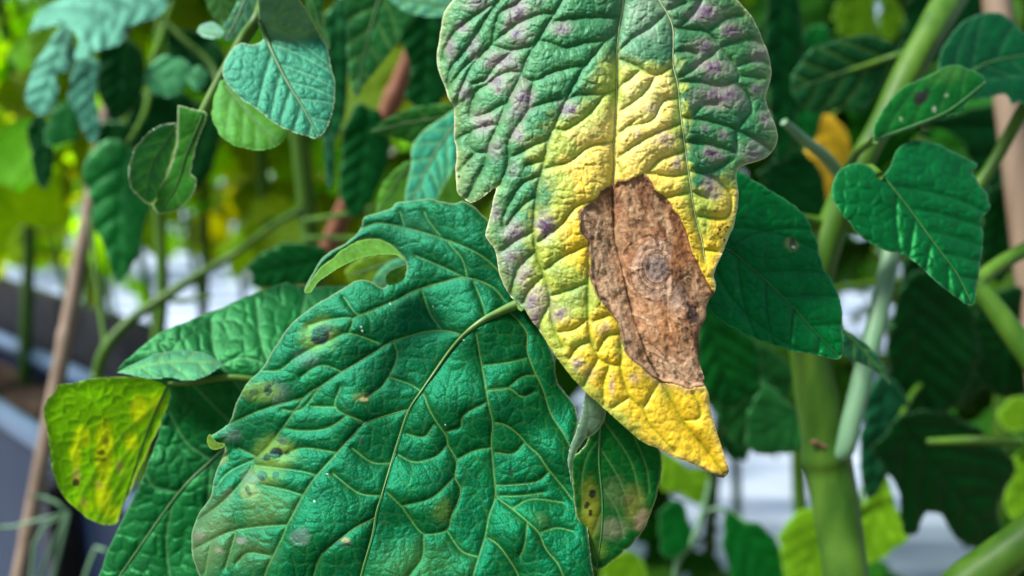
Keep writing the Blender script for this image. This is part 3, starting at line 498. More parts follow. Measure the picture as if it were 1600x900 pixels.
# ---- the other leaves of this plant
C_ = leaf(main, [(180,582),(200,560),(240,525),(290,503),(330,488),(380,465),(430,447),(450,441),(462,447),(490,448),(520,447),(560,446),(610,470),(610,540),(560,640),(480,760),(400,880),(340,990),(200,990),(150,935),(160,885),(182,830),(205,785),(232,722),(252,664),(264,612),(235,592)], 0.295,
     [(560,560),(470,602),(400,660),(330,720),(280,770),(215,860),(160,940)], veins=[[(470,602),(380,560),(290,604)],[(500,585),(470,520),(480,450)],[(440,620),(410,540),(400,470)],[(410,650),(340,560),(330,500)],[(380,680),(300,600),(250,540)],[(330,720),(290,690),(262,640)],[(280,770),(240,760),(228,740)],[(420,650),(400,740),(390,800)],[(330,725),(325,800),(330,860)],[(270,780),(260,850),(270,930)],[(510,580),(500,660),(480,720)],[(560,555),(540,500),(530,455)]],
     depth=lambda G: (lambda t: 0.297 + 2.4e-4 * .5 * (np.sqrt(t * t + 900) - t) + 1.3e-4 * .5 * (np.sqrt(t * t + 900) + t) * (1 - .75 * sst(60, 200, t)) - 1.6e-4 * .5 * (np.sqrt((t - 190) ** 2 + 900) + t - 190) * .6)(G['Y'] - (566 + .16 * (G['X'] - 300) + 10 * vnoise(G['X'], G['Y'], 90, 5))) - (G['X'] - 350) * 2.0e-5,
     step=2.2, hv=5, wv=20, hc=2.0, cell=24, col=(0.002, 0.062, 0.012), vcol=(.05, .16, .06), vw=2.2, seed=21, und=.004, label='dark green leaf arching behind the broad leaf, its lower half in shade', midr=.0008)
leaf(C_, [(181,582),(215,566),(250,552),(285,547),(322,553),(345,566),(338,577),(320,590),(290,596),(265,590),(235,592)], 0.2945, [(185,582),(260,566),(340,566)], grad=(0, -.020), col=(0.03, 0.12, 0.07), step=2.2, hv=1.5, hc=.6, mat='leaf', name='folded_edge', midr=0, seed=5, nveins=3)
YB = (0.52, 0.60, 0.010)
D_ = leaf(main, [(91,601),(139,593),(176,588),(229,591),(270,598),(261,644),(251,665),(229,708),(208,756),(192,793),(181,820),(155,817),(123,799),(96,772),(80,729),(75,676),(69,639)], 0.305, [(262,602),(232,670),(205,750),(184,815)], grad=(.012, .004), step=2.0, hv=2.0, wv=16, hc=1.4, cell=20, ang=25,
     col=(0.15, 0.38, 0.006), vcol=(.17, .30, .03), blotch=[(163,700,13,42,YB,.95,.5),(118,710,9,22,YB,.85,.5),(128,680,12,14,YB,.7,.6),(205,690,10,16,YB,.8,.5),(217,640,14,22,YB,.8,.5),(160,770,12,22,YB,.85,.5),(245,630,10,14,YB,.5,.6),(135,690,6,9,YB,.6,.5),(175,800,18,10,YB,.5,.6),(134,790,14,10,YB,.4,.6),(120,745,6,14,(.4,.3,.12),.8,.5),(119,754,5,4,BRK,.9,.4),(158,708,5,4,BRK,.8,.5),(158,718,8,3,BRK,.7,.5),(166,690,5,6,(.12,.08,.02),.8,.5),(187,728,5,10,(.42,.32,.12),.7,.5),(155,758,6,5,(.5,.36,.15),.7,.5),(131,785,4,6,(.45,.33,.14),.6,.5)],
     mat='soft', seed=31, label='small yellow-green leaf speckled with brown, hanging beside the cane', ecol=(.35, .45, .12), midr=.0005, und=.002)
E_ = leaf(main, [(915,640),(940,630),(985,640),(1010,670),(1030,704),(1033,737),(1027,772),(1012,817),(989,847),(959,874),(933,892),(923,881),(915,858),(908,828),(898,794),(894,760),(893,724),(897,712),(917,690)], 0.2465, [(938,665),(936,720),(941,780),(940,830),(932,888)],
     veins=[[(932,690),(918,712),(910,745),(910,800)],[(938,700),(968,750),(985,800)],[(945,660),(985,720),(1000,780)],[(941,760),(965,800),(975,840)],[(990,680),(1010,730),(1015,770)],[(940,800),(925,840)]], grad=(0, -.001), und=.0008, step=1.8, hv=2.6, wv=14, hc=.8, cell=18, hf=.3, col=(0.002, 0.058, 0.008), vcol=(.06, .15, .04),
     blotch=[(922,795,13,40,(.17,.17,.012),.85,.7),(926,772,4,5,BRK,1,.3),(917,790,3,5,BRK,.95,.3),(923,802,2.5,4,BRK,.95,.3),(984,782,8,6,BRK,.8,.5),(990,790,16,26,(.15,.14,.03),.6,.7),(955,825,20,16,(.16,.15,.10),.6,.7),(1005,815,12,16,(.26,.18,.12),.8,.5),(960,770,18,22,(.09,.12,.05),.5,.7),(935,860,12,14,(.10,.16,.02),.6,.7)], seed=41, label='narrow drooping leaf with a folded grey-green edge and yellowing tip', ecol=(.26, .33, .12), midr=.0004)
leaf(E_, [(915,612),(942,634),(945,651),(933,674),(917,686),(900,707),(894,732),(893,760),(889,735),(888,716),(894,688),(906,657),(911,634)], 0.2440, [(915,620),(918,660),(892,735)], veins=[[(915,665),(925,678),(928,684)],[(908,690),(913,700)],[(918,650),(938,655)]], grad=(.004, -.001), und=.0005, col=(0.17, 0.27, 0.19), vcol=(.10, .16, .10), step=1.8, hv=1.5, hc=.5, cell=10, mat='soft', name='folded_edge', label='pale grey-green folded-over edge', midr=0, blotch=[(919,678,3,6,(.10,.05,.05),.8,.5)])
leaf(main, [(1060,345),(1090,290),(1125,265),(1153,267),(1180,283),(1217,304),(1255,331),(1266,350),(1276,379),(1287,416),(1303,443),(1312,466),(1317,517),(1313,560),(1276,555),(1230,548),(1179,529),(1143,512),(1107,483),(1070,430)], 0.278, [(1062,350),(1116,384),(1140,391),(1175,420),(1207,448),(1239,480),(1275,520),(1311,557)],
     grad=(.004, -.010), step=1.8, hv=7, wv=22, hc=2.2, cell=20, col=(0.001, 0.105, 0.020), vcol=(.001, .05, .008), vw=1.8, seed=51, nveins=5, blotch=[(1237,382,9,9,(.18,.20,.08),.8,.5),(1238,381,4,7,BRK,.8,.5),(1240,386,3,2,(.6,.6,.5),.8,.4)], label='smooth dark green pointed leaf tucked behind the yellow leaf', midr=.0003)
G_ = leaf(main, [(1379,276),(1393,256),(1404,235),(1431,221),(1463,224),(1495,237),(1528,256),(1519,270),(1533,290),(1544,309),(1550,325),(1535,341),(1536,370),(1535,400),(1527,443),(1519,478),(1495,464),(1468,445),(1441,421),(1415,400),(1377,387),(1340,363),(1313,331),(1300,299),(1313,267),(1335,255),(1356,259),(1372,272)], 0.300, [(1381,276),(1420,325),(1463,384),(1495,427),(1519,475)],
     grad=(.003, -.012), fold=.004, step=2, hv=7, wv=22, hc=2.0, cell=20, col=(0.001, 0.072, 0.015), vcol=(.001, .035, .006), vw=2.2, seed=61, nveins=5, tooth=2.2, label='heart-shaped green leaf with a notched margin', midr=.0003)
leaf(main, [(1366,219),(1364,200),(1388,160),(1415,133),(1447,120),(1484,101),(1511,107),(1542,126),(1518,155),(1500,178),(1484,180),(1447,192),(1399,207)], 0.318, [(1366,219),(1430,196),(1484,172),(1540,128)], grad=(.004, -.01), step=2.5, hv=3.5, hc=1.2, cell=22, col=(0.003, 0.075, 0.008), vcol=(.02, .10, .02), seed=71, nveins=4,
     blotch=[(1441,152,9,8,BRK,.95,.4),(1435,158,5,5,BRK,.9,.4),(1448,143,5,4,BRK,.8,.4),(1460,171,3,5,(.3,.36,.26),.7,.4),(1479,149,3,3,(.25,.32,.2),.6,.4),(1408,186,3,3,(.3,.36,.25),.5,.4),(1475,115,30,14,(.04,.13,.02),.6,.8)], label='small green leaf with a black streak below the dark lobed leaf', midr=.0008)
leaf(main, [(1470,150),(1468,91),(1484,59),(1516,27),(1553,19),(1580,32),(1600,50),(1650,70),(1650,165),(1610,166),(1592,158),(1580,162),(1569,147),(1527,157)], 0.385, [(1475,150),(1540,100),(1650,80)], grad=(.004, -.012), step=3, hv=4, hc=1.2, col=(0.001, 0.045, 0.013), vcol=(.02, .09, .04), seed=72, label='dark blue-green lobed leaf lying over the cane', nveins=4)
leaf(main, [(1317,512),(1347,532),(1378,563),(1391,600),(1373,585),(1353,572),(1327,561),(1312,550)], 0.33, [(1317,515),(1360,560),(1390,598)], col=(0.008, 0.06, 0.03), step=2.5, hv=1.5, seed=73, nveins=3, midr=.0005, label='tiny narrow leaf drooping beside the pale stem')
leaf(main, [(1236,118),(1262,82),(1303,64),(1356,55),(1398,69),(1410,90),(1385,130),(1367,150),(1350,175),(1324,168),(1290,170),(1262,175),(1240,150)], 0.47, [(1410,80),(1340,105),(1240,140)], grad=(0, .006), step=3, hv=4, hc=1, col=(0.006, 0.052, 0.016), seed=74, label='very dark broad leaf hanging in the shade behind the main stem', nveins=4, midr=.001)
# stems of the front plant
T = tuple
stem('stem', main, [(1540,-120,.45,.0085),(1500,-30,.43,.0082),(1465,30,.415,.0080),(1420,110,.405,.0072),(1385,180,.40,.0062),(1350,245,.395,.0060),(1310,330,.40,.0070),(1275,430,.405,.0088),(1262,520,.41,.0095),(1272,600,.41,.0100),(1287,690,.41,.0108),(1290,712,.41,.0120),(1297,740,.41,.0112),(1312,830,.405,.0108),(1322,900,.40,.0108),(1330,980,.40,.011),(1345,1300,.42,.012),(1365,1700,.45,.0125)], M['stem'], 24, .03, 2, 'thick ridged green main stem with a swollen joint')
wstem('stem', main, [(*P(1365, 1690, .45), .0125), (0.165, .36, .5, .013), (0.165, .36, .25, .0135), (0.165, .36, .0, .015)], M['stem'], 20, .03)
stem('side_shoot', main, [(1300,712,.405,.0035),(1318,705,.40,.0045),(1330,660,.40,.0048),(1350,580,.405,.0048),(1370,500,.41,.0047),(1392,400,.42,.0045),(1410,330,.43,.0042)], M['stem_pale'], 16, .03, 3, 'pale grey-green side shoot rising from the joint')
stem('scar', main, [(1266,692,.4012,.0006),(1272,690,.4006,.0014),(1279,693,.4006,.0008),(1286,697,.4003,.0013),(1293,698,.4006,.0005)], M['scar'], 12, .3, 4, 'reddish brown scar on the joint')
stem('petiole', main, [(1375,275,.302,.0014),(1360,262,.325,.0016),(1345,268,.36,.0018),(1330,285,.388,.0022)], M['stem'], 12)
stem('petiole', main, [(1366,219,.320,.0014),(1340,238,.36,.0018),(1322,270,.385,.0024)], M['stem'], 12)
stem('petiole', main, [(1225,190,.36,.0018),(1260,222,.37,.0022),(1290,246,.38,.0026),(1325,290,.395,.003)], M['stem_pale'], 12)
stem('petiole', main, [(1062,350,.280,.0016),(1120,340,.34,.0022),(1200,335,.38,.0026),(1262,345,.398,.003),(1300,352,.402,.003)], M['stem'], 12)
stem('petiole', main, [(1310,350,.40,.0035),(1420,362,.395,.0030),(1520,300,.40,.0030),(1600,170,.40,.003),(1630,120,.395,.0026)], M['stem'], 12)
stem('petiole', main, [(812,474,.268,.0026),(860,462,.275,.0028),(950,430,.31,.0030),(1060,420,.36,.0036),(1180,430,.39,.0042),(1270,445,.403,.0046)], M['vein'], 14)
stem('petiole', main, [(560,560,.296,.0016),(660,520,.31,.0018),(760,490,.30,.002),(860,465,.283,.0026)], M['stem'], 12)
stem('petiole', main, [(938,665,.2470,.0010),(960,620,.253,.0012),(990,540,.285,.0015),(1010,440,.335,.002)], M['stem'], 12)
stem('petiole', main, [(976,-84,.262,.0018),(990,-120,.28,.0022),(1060,-160,.32,.0026),(1250,-170,.38,.003),(1440,-110,.42,.004),(1490,-20,.427,.0046)], M['stem'], 12)
stem('petiole', main, [(1315,514,.33,.0010),(1305,480,.36,.0014),(1285,445,.40,.002)], M['stem'], 10)
stem('petiole', main, [(264,600,.303,.0009),(300,598,.299,.0011),(360,590,.297,.0013),(440,600,.30,.0014)], M['stem'], 10)
stem('petiole', main, [(1240,135,.475,.0010),(1330,110,.47,.0016),(1410,85,.46,.002),(1440,85,.415,.0028)], M['stem'], 10)
stem('branch', main, [(1525,445,.40,.0040),(1560,490,.395,.0052),(1600,545,.39,.0058),(1660,620,.385,.0062)], M['stem'], 16, .03, 5)
stem('branch', main, [(1525,445,.40,.0040),(1545,425,.402,.0036),(1575,405,.405,.0036),(1640,370,.41,.0036)], M['stem'], 14, .03, 6)
stem('branch', main, [(1420,362,.396,.0030),(1480,400,.398,.0034),(1525,445,.40,.0042)], M['stem'], 14, .03, 6)
stem('branch', main, [(1440,990,.36,.0085),(1500,920,.36,.0088),(1560,875,.358,.0088),(1640,815,.355,.0088),(1720,740,.36,.008),(1690,650,.383,.0065),(1660,620,.385,.0062)], M['stem'], 20, .03, 7, 'thick green branch crossing the corner')

# ================================================================ the neighbouring plant on the left (heart leaf, curled leaf)
left = empty('tomato_plant', (-0.155, 0.62, 0.03))
tag(left, 'tomato plant with a blue-green heart leaf and a curled leaf on one shoot', 'plant', 'tomato plants')
leaf(left, [(402,-10),(405,30),(410,60),(396,70),(375,67),(358,82),(350,105),(352,125),(375,150),(400,170),(425,190),(450,204),(480,212),(495,215),(511,200),(520,175),(524,140),(518,100),(505,60),(485,25),(470,0),(455,-30),(420,-40)], 0.292, [(404,28),(425,80),(450,130),(475,170),(497,213)],
     depth=lambda G: 0.292 - (G['Y'] - 100) * 1.0e-4 - 2.2e-4 * np.clip(62 - G['Y'], 0, 100), step=2, hv=3.6, wv=16, hc=1.2, cell=16, col=(0.010, 0.090, 0.050), vcol=(.08, .19, .10), vw=1.6, blotch=[(435,15,75,50,(.10,.20,.11),.7,.3)], seed=81, mat='teal', nveins=6, label='blue-green heart-shaped leaf with pale veins', ecol=(.3, .38, .2), midr=.0009)  # pale blotch paints the light on the upper part into the colour
leaf(left, [(330,178),(335,150),(350,125),(375,148),(400,168),(440,198),(448,210),(435,228),(410,236),(385,232),(355,220),(338,202)], 0.305, [(350,130),(390,180),(435,225)], grad=(0, -.012), step=2.4, hv=2, hc=.6, col=(0.055, 0.20, 0.012), vcol=(.09, .22, .03), mat='soft', seed=82, nveins=4, label='bright translucent leaf lobe under the heart leaf', midr=.0004)
leaf(left, [(276,192),(250,195),(230,210),(210,235),(201,260),(205,295),(220,310),(236,319),(252,300),(262,275),(270,245),(277,220)], 0.312, [(274,200),(240,255),(228,308)], grad=(.012, .004), step=2.2, hv=2.4, hc=.8, col=(0.025, 0.13, 0.035), vcol=(.06, .18, .06), seed=83, nveins=4, label='half-folded leaf with a pale crinkled rim', ecol=(.5, .58, .45), midr=.0004)
leaf(left, [(278,162),(296,168),(314,173),(323,182),(311,215),(301,250),(298,270),(307,280),(301,305),(280,325),(252,335),(240,326),(240,306),(259,276),(270,248),(276,222),(277,190)], 0.309, [(318,178),(292,240),(276,290),(250,330)], grad=(-.008, .004), step=2.2, hv=2.2, hc=.7, col=(0.03, 0.16, 0.016), vcol=(.08, .2, .04), mat='soft', seed=84, nveins=4, label='small leaf curled lengthwise with a pale rim', ecol=(.45, .55, .35), midr=.0005)
leaf(left, [(390,-30),(402,0),(400,25),(385,45),(365,60),(350,64),(347,45),(360,25),(372,0),(378,-30)], 0.335, [(390,-20),(370,30),(352,62)], grad=(.01, -.01), step=2.4, hv=2.5, hc=.8, col=(0.03, 0.12, 0.07), seed=85, nveins=3, midr=.0005)
leaf(left, [(306,50),(315,38),(332,35),(346,44),(350,56),(338,60),(320,60)], 0.34, [(350,56),(306,48)], grad=(0, -.03), step=2.4, hv=1, hc=.5, col=(0.10, 0.22, 0.18), seed=86, nveins=2, midr=.0004)
leaf(left, [(310,-30),(330,20),(352,36),(372,0),(380,-30)], 0.37, [(340,-30),(350,34)], step=3, hv=2, hc=.8, col=(0.03, 0.12, 0.02), mat='soft', seed=87, nveins=3, midr=.0005)
leaf(left, [(462,-30),(480,10),(498,45),(513,80),(515,60),(503,35),(506,18),(500,-30)], 0.345, [(480,-30),(500,40),(513,78)], step=3, hv=2, hc=.8, col=(0.015, 0.10, 0.02), mat='soft', seed=88, nveins=3, midr=.0005)
stem('shoot', left, [(300,250,.311,.0008),(306,205,.311,.0016),(318,178,.312,.0022),(345,125,.314,.0024),(380,62,.316,.0024),(404,25,.316,.0022),(415,-20,.345,.0026),(430,-120,.40,.0034),(455,-180,.50,.0042),(470,-190,.60,.005)], M['stem'], 14, .04, 8)
wstem('stem', left, [(-0.155, .62, 1.55, .004), (-0.154, .62, 1.30, .006), (-0.158, .615, 1.15, .0066), (-0.152, .62, .95, .0072), (-0.155, .62, .5, .009), (-0.155, .62, .0, .011)], M['stem'], 16, .03, 9)
leaf(left, [(711,170),(690,184),(664,203),(645,226),(640,263),(634,316),(668,330),(700,280),(722,240),(735,200)], 0.36, [(720,185),(680,240),(645,315)], grad=(0, -.014), step=2.6, hv=3.5, hc=1.2, cell=24, col=(0.012, 0.115, 0.065), seed=91, mat='teal', nveins=5, label='blue-green leaf peeking out beside the yellow leaf', ecol=(.2, .32, .08), midr=.0006)
leaf(left, [(576,206),(599,190),(636,171),(673,162),(712,164),(740,180),(720,195),(690,190),(664,206),(645,222),(622,218),(599,211)], 0.40, [(735,180),(650,190),(578,206)], grad=(0, .004), step=3, hv=2, hc=.8, col=(0.02, 0.12, 0.018), mat='soft', seed=92, nveins=4, midr=.0006)
leaf(left, [(589,332),(594,301),(608,277),(636,252),(645,262),(640,300),(636,330)], 0.385, [(640,256),(612,300),(592,332)], step=3, hv=1.5, hc=.6, col=(0.06, 0.20, 0.015), mat='soft', seed=93, nveins=3, midr=.0005)
leaf(left, [(650,325),(668,300),(690,270),(715,238),(735,240),(735,330),(690,335)], 0.395, [(725,245),(660,325)], step=3, hv=1.5, hc=.6, col=(0.055, 0.18, 0.012), mat='soft', seed=94, nveins=3, midr=.0005)
leaf(left, [(540,425),(556,408),(585,398),(625,392),(645,400),(645,455),(600,458),(565,450),(545,440)], 0.37, [(640,400),(545,432)], step=3, hv=1.5, hc=.6, col=(0.13, 0.24, 0.012), mat='soft', seed=95, nveins=3, midr=.0005)
leaf(left, [(575,455),(590,425),(620,405),(645,405),(645,460)], 0.345, [(640,415),(590,452)], grad=(0, -.01), step=3, hv=1.5, hc=.6, col=(0.03, 0.13, 0.08), mat='leaf', seed=96, nveins=3, midr=.0005)
stem('petiole', left, [(735,182,.37,.0010),(700,230,.40,.0012),(640,300,.47,.0014),(560,330,.55,.0018),(476,345,.606,.0024)], M['stem'], 10)
stem('petiole', left, [(644,405,.372,.0009),(620,380,.42,.0012),(560,372,.52,.0015),(478,372,.606,.002)], M['stem'], 10)
leaf(left, [(538,-25),(540,40),(545,110),(556,152),(570,132),(600,95),(632,50),(652,20),(640,-25)], 0.42, [(600,-25),(575,60),(556,150)], step=3, hv=3, hc=1, col=(0.008, 0.075, 0.014), mat='leaf', seed=97, nveins=4, label='dark pointed leaf hanging beside the heart leaf', midr=.0008)
leaf(left, [(606,-25),(612,4),(640,20),(680,27),(705,22),(720,-25)], 0.40, [(700,10),(612,-5)], grad=(0, -.012), step=3, hv=3, hc=1, col=(0.03, 0.13, 0.085), seed=98, nveins=3, midr=.0006)
stem('petiole', left, [(600,-25,.42,.0014),(560,-110,.46,.002),(500,-160,.55,.003),(470,-190,.60,.004)], M['stem'], 10)
wstem('stem', left, [(*P(470, -185, .60), .0045), (-0.158, .622, 1.46, .005), (-0.155, .62, 1.40, .006)], M['stem'], 12)

for k, (o_, d_, md_, c_) in enumerate([([(612,30),(660,5),(700,20),(705,110),(690,160),(660,170),(635,150),(640,100)], .50, [(670,10),(660,168)], (.002, .045, .006)), ([(535,200),(560,165),(600,190),(605,250),(585,310),(550,340),(530,290)], .52, [(575,175),(555,335)], (.002, .050, .008)),
 ([(385,420),(420,385),(470,380),(520,400),(500,440),(440,450),(400,450)], .50, [(510,405),(390,430)], (.002, .055, .008)), ([(505,20),(540,0),(545,120),(535,190),(515,215),(505,150)], .50, [(525,5),(520,210)], (.006, .075, .02)),
 ([(510,120),(520,180),(522,280),(512,290),(505,220),(500,150)], .42, [(512,120),(512,288)], (.02, .11, .05))]):
    leaf(left, o_, d_, md_, grad=(.003, .004), step=3.5, hv=5, wv=20, hc=1, cell=30, col=c_, vcol=np.array(c_) * .6, seed=150 + k, nveins=5, tooth=3.0, midr=0, roll=.001)
for pl in ([(670,10,.50,.0014),(640,-60,.54,.002),(560,-120,.57,.003),(480,-150,.60,.004)], [(575,175,.52,.0014),(540,200,.56,.002),(480,215,.61,.0026)], [(510,405,.50,.0012),(500,398,.55,.0015),(478,392,.606,.002)]): stem('petiole', left, pl, M['stem'], 10)
# ================================================================ canes
def cane(a, b, r, mat, label, nodes_, seed):
    """bamboo cane between two world points, with swollen rings at its joints"""
    a = np.asarray(a); b = np.asarray(b); L = np.linalg.norm(b - a); t = np.linspace(0, 1, int(L / .006)); rad = np.full(len(t), r)
    for k in range(int(L / nodes_) + 2):
        s = (k + .35) * nodes_; rad = rad + r * .16 * np.exp(-((t * L - s) / .005) ** 2) - r * .05 * np.exp(-((t * L - s - .008) / .004) ** 2)
    bend = np.sin(t * 3.1) * .006; pts = a + (b - a) * t[:, None] + bend[:, None] * np.array((1, .3, 0))
    o = link('bamboo_cane', tube_mesh('bamboo_cane', pts, rad, mat, 16, .02, seed)); return tag(o, label, 'cane', 'bamboo canes')
def cane_px(p1, p2, d1, d2, r, mat, label, nodes_=.22, seed=1):
    a, b = P(*p1, d1), P(*p2, d2); t = (b - a) / np.linalg.norm(b - a)
    lo = b + t * ((0.0 - b[2]) / t[2]) if t[2] < 0 else b; up = a - t * .45
    cane(lo, up, r, mat, label, nodes_, seed)
cane_px((122,370), (18,900), .72, .66, .0062, M['cane'], 'thin pale tan cane standing in front of the grey planter', .16, 1)
cane_px((1568,165), (1612,560), .56, .55, .0090, M['cane'], 'tan cane standing behind the dark lobed leaf', .3, 2)
cane_px((612,140), (470,460), .66, .70, .0080, M['cane_red'], 'russet brown leaning cane behind the broad leaf lobe', .2, 3)

# ================================================================ the planter trough
z0 = 0.80
a1, b1 = on_z(-40, 512, z0), on_z(170, 612, z0); a2, b2 = on_z(-40, 632, z0), on_z(110, 716, z0)
dr = b1 - a1; dr[2] = 0; dr /= np.linalg.norm(dr); nr = np.array((dr[1], -dr[0], 0)); mid0 = b2.copy()
if nr @ (b1 - b2) < 0: nr = -nr
wid = nr @ (b1 - b2); A = b2 - dr * 1.6; B = b2 + dr * 0.28
tro = empty('planter_trough', Vector(((A + B) / 2 + nr * wid / 2)) * Vector((1, 1, 0)) if False else Vector((float(((A + B) / 2)[0]), float(((A + B) / 2)[1]), 0)))
tag(tro, 'blue-grey raised planter trough with metal rails, soil and a black liner', 'planter')
def box_between(name, p, q, up, depth, mat, parent, bev=.003):
    """slab from p to q (bottom edge), rising by up, with thickness along depth"""
    p, q, up, depth = (np.asarray(v, float) for v in (p, q, up, depth)); import bmesh
    bm = bmesh.new(); vv = [bm.verts.new(v) for v in (p, q, q + depth, p + depth, p + up, q + up, q + up + depth, p + up + depth)]
    for f in ((0, 1, 2, 3), (4, 5, 6, 7), (0, 1, 5, 4), (1, 2, 6, 5), (2, 3, 7, 6), (3, 0, 4, 7)): bm.faces.new([vv[i] for i in f])
    bmesh.ops.recalc_face_normals(bm, faces=bm.faces); bmesh.ops.bevel(bm, geom=bm.edges[:], offset=bev, segments=2, affect='EDGES')
    me = bpy.data.meshes.new(name); bm.to_mesh(me); bm.free(); me.materials.append(mat); return link(name, me, parent)
dz = np.array((0, 0, 1.0))
gA, gB = A * (1, 1, 0), B * (1, 1, 0)
box_between('side_panel', gA + dz * .02, gB + dz * .02, dz * (z0 - .03), nr * .012, M['panel'], tro)
box_between('back_panel', gA + nr * wid + dz * .02, gB + nr * wid + dz * .02, dz * (z0 - .01), nr * .012, M['panel'], tro)
box_between('end_panel', gB + dz * .021 + dr * .003, gB + nr * (wid + .012) + dz * .021 + dr * .003, dz * (z0 - .05), dr * .012, M['panel'], tro)
box_between('liner', A + nr * (wid + .03) - dz * .03, B + nr * (wid + .03) - dz * .03, dz * .11, nr * .02, M['black'], tro)
for off in (0.0, wid): 
    o = link('rail', tube_mesh('rail', [A + nr * off + dz * .0, (A + B) / 2 + nr * off, B + nr * off], .0125, M['rail'], 16, 0), tro)
for f_ in (.15, .5, .84):
    pp = gA + (gB - gA) * f_ - nr * .026
    box_between('post', pp, pp + dr * .03, dz * (z0 - .02), nr * .024, M['black'], tro)
n_ = 70; U, V_ = np.meshgrid(np.linspace(0, 1, 160), np.linspace(.05, .96, 40)); LL = np.linalg.norm(B - A)
SP = A[None, None] + dr * (U * LL)[..., None] + nr * (V_ * wid)[..., None]; SP[..., 2] = z0 - .035 + .012 * fbm(U * LL, V_ * wid, .05, 3, 4) + .006 * np.abs(fbm(U * LL, V_ * wid, .012, 5, 2))
i = np.arange(39)[:, None] * 160; j = np.arange(159)[None]; F = np.stack([i + j, i + j + 1, i + 161 + j, i + 160 + j], -1).reshape(-1, 4)
link('soil', mesh_np('soil', SP.reshape(-1, 3), F, M['soil']), tro)
# thin grass beside it
def blade(p, label):
    o = link('grass_blade', tube_mesh('grass_blade', smooth_line(np.array(p), .01), np.linspace(.0022, .0007, len(smooth_line(np.array(p), .01))), M['stem_pale'], 6, .1)); return o
gr = empty('grass_tuft', (float(P(60, 1000, .62)[0]), float(P(60, 1000, .62)[1]), 0)); tag(gr, 'thin pale grass blades arching beside the pale tan cane', 'grass')
g0 = np.array((gr.location.x, gr.location.y, 0))
for k, pl in enumerate(([(45,775,.6),(70,777,.6),(88,785,.6),(108,800,.6),(60,1000,.62)], [(-20,825,.6),(20,823,.6),(60,813,.6),(105,800,.6),(62,900,.61),(58,1000,.62)], [(105,803,.6),(70,820,.6),(54,850,.6),(50,900,.61),(56,1000,.62)], [(165,860,.63),(150,855,.63),(140,880,.63),(120,940,.62),(70,1010,.62)])):
    q = smooth_line([(*P(x, y, d), 0) for x, y, d in pl] + [(*(g0 + dz * .3), 0), (*g0, 0)], .02)[:, :3]
    link('blade', tube_mesh('blade', q, np.linspace(.0011, .0020, len(q)), M['stem_pale'], 6, .1, k), gr)

# ================================================================ background plants
def leaflet(L, W, seed, lob=.12):
    rs = random.Random(seed); n, m_ = 12, 5; V = []; ph = rs.random() * 6
    for i in range(n + 1):
        t = i / n; w_ = W * (math.sin(math.pi * min(1, t ** .72)) ** .8) * (1 + lob * math.sin(t * 17 + ph)) if 0 < t < 1 else 0
        for j in range(-m_, m_ + 1):
            f = j / m_; y = w_ * .5 * f; z = .10 * W * abs(f) - .30 * L * t * t - .05 * W * math.sin(t * 14 + f * 3) * abs(f) - .06 * L * f * f * 1.4 + .018 * L * math.sin(7 * f + 9 * t + ph)
            V.append((L * t * (1 - .12 * t), y, z))
    F = []; s = 2 * m_ + 1
    for i in range(n):
        for j in range(s - 1): F.append((i * s + j, (i + 1) * s + j, (i + 1) * s + j + 1, i * s + j + 1))
    return np.array(V), np.array(F)
def compound(name, seed, mat, length=.26, pairs=3, droop=.7, size=1.0):
    """a whole tomato leaf: drooping stalk with leaflets in pairs and one at the tip, base at the origin, pointing +X"""
    rs = random.Random(seed); n = 16; s = np.linspace(0, 1, n); ang = R(28) - s * R(95) * droop
    x = np.concatenate([[0], np.cumsum(np.cos(ang[:-1]))]) * length / n; z = np.concatenate([[0], np.cumsum(np.sin(ang[:-1]))]) * length / n
    pts = np.stack([x, .01 * np.sin(s * 4 + seed), z], 1); me0 = tube_mesh('t', pts, np.linspace(.0028, .001, n), mat, 5, 0, 1, False)
    V = [np.array([v.co for v in me0.vertices])]; F = [np.array([p.vertices[:] for p in me0.polygons])]; bpy.data.meshes.remove(me0); off = len(V[0])
    spots = [(f, sd_) for f in np.linspace(.38, .85, pairs) for sd_ in (-1, 1)] + [(.99, 0)]
    for k, (f, sd_) in enumerate(spots):
        L = (.075 + .02 * rs.random()) * size * (1.25 if sd_ == 0 else .75 + .4 * f); v, fc = leaflet(L, L * (.58 + .14 * rs.random()), seed * 31 + k)
        i = min(n - 1, int(f * (n - 1))); a = ang[min(i, n - 2)]
        Mt = Matrix.Translation(pts[i]) @ Matrix.Rotation(-a + rs.uniform(-.2, .3), 4, 'Y') @ Matrix.Rotation(sd_ * rs.uniform(.8, 1.2), 4, 'Z') @ Matrix.Rotation(sd_ * rs.uniform(-.5, .1) + rs.uniform(-.25, .25), 4, 'X') @ Matrix.Rotation(rs.uniform(.1, .5), 4, 'Y')
        A4 = np.array(Mt); V.append(v @ A4[:3, :3].T + A4[:3, 3]); F.append(fc + off); off += len(v)
    return mesh_np(name, np.vstack(V), np.vstack(F), mat)
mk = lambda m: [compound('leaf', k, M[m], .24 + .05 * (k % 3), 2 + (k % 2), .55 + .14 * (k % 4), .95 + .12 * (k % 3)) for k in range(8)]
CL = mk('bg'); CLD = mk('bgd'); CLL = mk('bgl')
KEEP = [(320,505,75,.5),(110,700,190,.55),(30,560,90,.55),(1180,770,75,.55),(1210,840,60,.55),(1440,870,60,.55),(150,500,24,.4),(1590,380,22,.5)]
KEEP += [(x_, y_, r_, .12) for x_, y_, r_ in ((390,290,26),(505,293,12),(597,146,12),(620,230,11),(60,262,8),(25,400,18),(100,405,14),(455,343,9),(478,346,8),(230,415,18),(405,345,10),(1345,185,8),(1475,195,9))]
